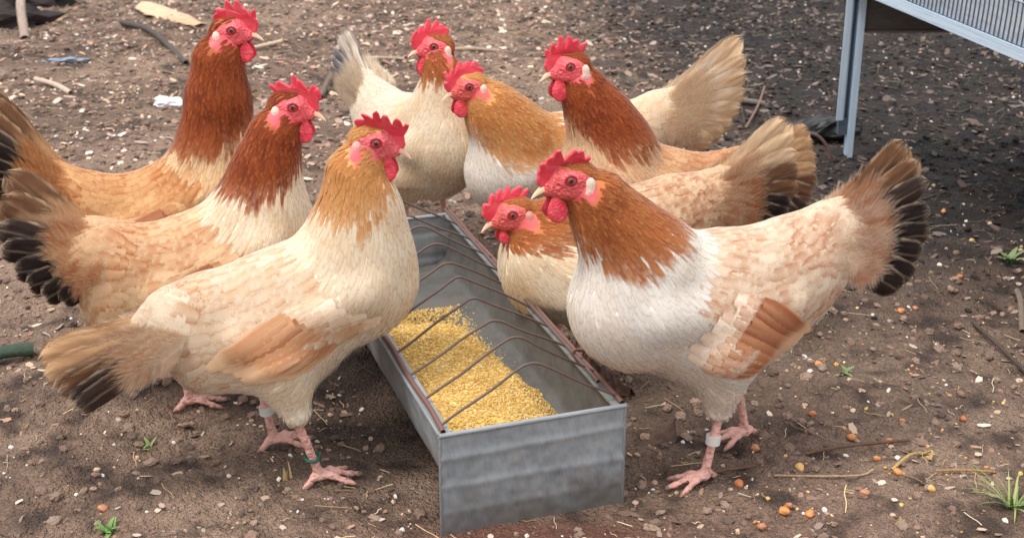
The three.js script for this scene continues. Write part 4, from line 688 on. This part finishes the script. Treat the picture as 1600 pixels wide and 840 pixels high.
  stick('stick', 'pale splinter above the tail of the back left hen', 'stick', [[-1.004, -2.895], [-0.95, -2.85], [-0.9, -2.792]], 0.006, srgb(216, 192, 170), 0.006);
  stick('stick', 'grey twig at the right edge of the run', 'stick', [[0.687, -1.761], [0.67, -1.7], [0.649, -1.626]], 0.004, srgb(140, 122, 108), 0.005);
  stick('stick', 'thin dark stem near the right edge below the grey twig', 'stick', [[0.59, -1.64], [0.6, -1.57], [0.615, -1.49]], 0.0028, srgb(96, 78, 66), 0.005);
  // maize grains
  const kern = rough(new THREE.SphereGeometry(1, 14, 10), 0.3, 5); { const p = kern.attributes.position; for (let i = 0; i < p.count; i++) { const x = p.getX(i); p.setXYZ(i, x, p.getY(i) * 0.62, p.getZ(i) * (0.78 + 0.25 * x)); } kern.computeVertexNormals(); }
  const km = [srgb(204, 134, 78), srgb(186, 110, 66), srgb(212, 166, 100), srgb(180, 122, 88)].map((c) => new THREE.MeshPhysicalMaterial({ color: new THREE.Color(...c), roughness: 0.45 }));
  const spots = [[0.34, -1.411], [0.371, -1.53], [0.509, -1.682], [0.62, -1.799], [0.675, -1.929], [0.435, -1.388], [0.41, -1.344], [0.386, -1.303], [0.298, -1.27], [0.233, -1.251], [0.353, -1.22], [0.267, -1.185], [0.291, -1.182], [0.241, -1.162], [0.37, -1.351], [0.503, -1.388], [0.424, -1.232], [0.674, -2.067], [0.531, -1.696], [0.399, -1.27], [0.273, -1.196], [-0.408, -1.208], [0.262, -1.33]];
  const where = ['below the dark green weed behind the front right hen', 'just above the dark green weed behind the front right hen', 'halfway between the front right hen tail and the right edge', 'below and right of the black tail fan', 'far right under the dark weed near the edge', 'upper grain of the diagonal row right of the weed', 'middle grain of the diagonal row above the long twig', 'lying right on top of the long twig', 'close below the middle of the long twig', 'nearest to the front right hen foot', 'below the curved straw stem', 'bottom row, left one of the close pair', 'bottom row, right one of the close pair', 'lowest one at the bottom edge', 'above the long twig near its right end', 'alone at the right, above the bent straw', 'between the bent straw and the grass tuft', 'on dark soil right of the black tail fan', 'on bare soil right of the front right hen belly', 'touching the end of the curved straw stem', 'just above the close pair in the bottom row', 'alone at the bottom left above the seedling', 'just above the start of the long twig'];
  spots.forEach(([x, z], k) => { const s = rr(0.0042, 0.006), o = single('maize_grain', 'orange maize grain ' + where[k], 'maize grain', kern, km[Math.floor(rnd() * 4)], 'maize grains spilled on the soil'); o.position.set(x, groundY(x, z) + s * 0.45, z); o.rotation.set(rr(-0.5, 0.5), rr(0, 6), rr(-0.5, 0.5)); o.scale.setScalar(s); });
  scatter('spilled_corn', 'broken bits of orange corn spilled over the soil at the right', kern, new THREE.MeshStandardMaterial({ roughness: 0.6 }), 420, (x, z) => { if (x < 0.17 || z < -1.95 || rnd() > sm(-2.1, -1.3, z) + 0.1) return null; const s = 0.0011 + 0.0022 * rnd() * rnd(); return { s: [s, s, s], rx: rr(-0.5, 0.5), ry: rr(0, 6), rz: rr(-0.5, 0.5), up: s * 0.4, c: pick([srgb(196, 130, 80), srgb(206, 160, 96), srgb(216, 180, 116), srgb(228, 202, 150), srgb(222, 190, 134)]) }; });
  // droppings, scraps, feather
  const blob = (sx, sy, sz, s) => { const g = rough(new THREE.IcosahedronGeometry(1, 3), 0.8, s); g.scale(sx, sy, sz); return g; };
  const set = (o, x, z, up = 0, ry = 0) => { o.position.set(x, groundY(x, z) + up, z); o.rotation.y = ry; return o; };
  set(single('dropping', 'white splash of bird dropping on soil left of the tall rust neck', 'dropping', blob(0.03, 0.012, 0.02, 7), new THREE.MeshStandardMaterial({ color: new THREE.Color(0.78, 0.78, 0.8), roughness: 0.7 })), -0.683, -2.71, 0.004);
  set(single('plastic_scrap', 'pale blue scrap of plastic lying on soil at the top left', 'scrap', blob(0.042, 0.005, 0.011, 17), new THREE.MeshStandardMaterial({ color: new THREE.Color(0.2, 0.24, 0.3), roughness: 0.5 })), -0.985, -3.05, 0.006, 0.1);
  { // loose feather on the ground
    const g = quill(0.3, 0.085, { root: srgb(196, 160, 128), vane: srgb(210, 176, 144), rim: srgb(222, 196, 168), bend: 0.02, cup: 0.12, curl: 0.04, from: 0.2 });
    g.rotateX(-Math.PI / 2); const o = single('fallen_feather', 'loose pale tan feather lying on the soil near the top left', 'feather', g, quillMat); set(o, -0.76, -3.4, 0.012, 2.26);
  }
  { // green leaf stalk at the left edge
    const g = rod([V(-0.05, 0, 0.012), V(-0.02, 0.006, 0.004), V(0.012, 0.007, -0.008), V(0.03, 0.004, -0.016)], 0.011, 20, 10); g.scale(1, 0.7, 1);
    set(single('green_stalk', 'dark green stalk lying on the soil at the left edge', 'stalk', g, wood(srgb(66, 84, 68))), -0.62, -1.55, 0.008);
  }
  { // dark object at the top left corner and the pale root across it
    const m = new THREE.MeshStandardMaterial({ color: new THREE.Color(...srgb(44, 36, 35)), bumpMap: rustNoiseMap, bumpScale: 0.004, roughness: 0.9 });
    set(single('dark_lump', 'dark lump of rotten wood at the top left edge', 'wood lump', blob(0.11, 0.05, 0.05, 23), m), -1.25, -3.45, 0.01, 0.2);
    set(single('dark_lump', 'darker lump of rotten wood in the top left corner', 'wood lump', blob(0.13, 0.06, 0.06, 33), m), -1.3, -3.72, 0.01, -0.1);
    single('root', 'pale grey root standing across the dark wood lumps at top left', 'root', rod([V(-1.3, 0.0, -3.72), V(-1.22, 0.075, -3.52), V(-1.185, 0.06, -3.38), V(-1.15, 0, -3.28)], 0.011, 30, 8), wood(srgb(180, 158, 144)));
  }
  { // black lump behind the right tails, by the cage leg
    const g = rough(new THREE.IcosahedronGeometry(1, 5), 0.55, 41); { const p = g.attributes.position; for (let i = 0; i < p.count; i++) { const x = p.getX(i), y = p.getY(i), z = p.getZ(i); p.setXYZ(i, x * 0.082, y * 0.024 + 0.006 * N3(x * 5, y * 3, z * 4) + 0.01 * Math.sin(x * 2.2), z * 0.03 + 0.006 * N3(x * 4, 5, z * 3)); } g.computeVertexNormals(); }
    set(single('black_lump', 'crumpled black lump on the soil left of the cage leg', 'plastic', g, new THREE.MeshStandardMaterial({ color: new THREE.Color(0.012, 0.012, 0.013), roughness: 0.5 })), 0.545, -2.46, 0.016, 0.15);
    single('hoop', 'thin brown wire hoop half buried beside the crumpled black lump', 'wire hoop', rod([V(0.47, 0.0, -2.36), V(0.49, 0.035, -2.36), V(0.525, 0.045, -2.35), V(0.55, 0.02, -2.345), V(0.555, -0.01, -2.34)], 0.003, 30, 6), wood(srgb(120, 90, 84)));
  }
  { // brown dead leaves right of the trough
    for (const [x, z, ry, lab] of [[0.163, -1.355, 0.5, 'dark brown dead leaf on the soil right of the trough end'], [0.118, -1.5, 2.2, 'reddish dead leaf beside the right rim of the trough']]) {
      const g = quill(0.058, 0.03, { root: srgb(76, 52, 42), vane: srgb(84, 60, 49), rim: srgb(64, 44, 38), bend: 0.08, cup: 0.5, curl: 0.25, split: 0.006, from: 0.1 }); g.rotateX(-Math.PI / 2); g.translate(-0.037, 0, 0);
      set(single('dead_leaf', lab, 'leaf', g, new THREE.MeshStandardMaterial({ vertexColors: true, roughness: 0.7 })), x, z, 0.006, ry);
    }
  }
  // green weeds and a grass tuft
  const green = new THREE.MeshPhysicalMaterial({ vertexColors: true, roughness: 0.6, transmission: 0.15, thickness: 0 });
  const blade = (len, w, lean, turn, c) => { const n = 8, pos = [], idx = [], col = []; for (let i = 0; i <= n; i++) { const v = i / n, x = len * v * Math.sin(lean * (0.5 + 0.5 * v)), y = len * v * Math.cos(lean * (0.5 + 0.5 * v)), ww = w * Math.pow(1 - v * 0.98, 0.6); for (const u of [-1, 0, 1]) { pos.push(x, y + (u ? 0 : -0.15 * ww), u * ww); col.push(...mix3(c, srgb(190, 190, 110), 0.4 * v)); } } for (let i = 0; i < n; i++) for (const k of [0, 1]) { const a = i * 3 + k; idx.push(a, a + 3, a + 1, a + 1, a + 3, a + 4); } const g = geoFrom(pos, idx, col); g.rotateY(turn); return g; };
  const plant = (name, label, cat, x, z, n, len, w, lean0, lean1, cols) => { const t = thing(name, label, cat, x, groundY(x, z) - 0.002, z); for (let k = 0; k < n; k++) { const g = blade(len * rr(0.6, 1.1), w * rr(0.7, 1.2), rr(lean0, lean1), k * 2.4 + rr(-0.4, 0.4), pick(cols)); g.translate(rr(-0.004, 0.004), 0, rr(-0.004, 0.004)); part('leaf', g, green, t); } };
  const gs = [srgb(104, 132, 62), srgb(84, 112, 54), srgb(138, 156, 86)];
  plant('grass_tuft', 'green grass tuft with long blades in the bottom right corner', 'grass tuft', 0.497, -1.205, 26, 0.058, 0.0015, 0.7, 1.5, gs);
  plant('grass_tuft', 'smaller grass tuft at the very right edge near the bottom', 'grass tuft', 0.535, -1.19, 16, 0.05, 0.0014, 0.6, 1.4, gs);
  plant('weed', 'small bright green seedling at the bottom left', 'weed', -0.395, -1.176, 16, 0.017, 0.0042, 0.5, 1.35, [srgb(92, 146, 80), srgb(80, 130, 70), srgb(118, 164, 96)]);
  plant('weed', 'small dark green weed behind the front right hen', 'weed', 0.396, -1.503, 9, 0.017, 0.004, 0.9, 1.45, [srgb(74, 106, 70), srgb(88, 120, 78)]);
  plant('weed', 'dark green weed at the right edge below the cage', 'weed', 0.711, -1.861, 10, 0.034, 0.006, 0.8, 1.4, [srgb(80, 108, 76), srgb(96, 122, 90)]);
  plant('weed', 'tiny green sprout on the soil left of the front left hen', 'weed', -0.392, -1.323, 6, 0.014, 0.003, 0.6, 1.2, [srgb(110, 140, 80)]);
  plant('stubble', 'short upright straw stub in front of the ringed foot', 'straw', -0.23, -1.262, 3, 0.022, 0.0022, 0.05, 0.3, [srgb(206, 176, 128)]);
}
renderer.render(scene, camera);
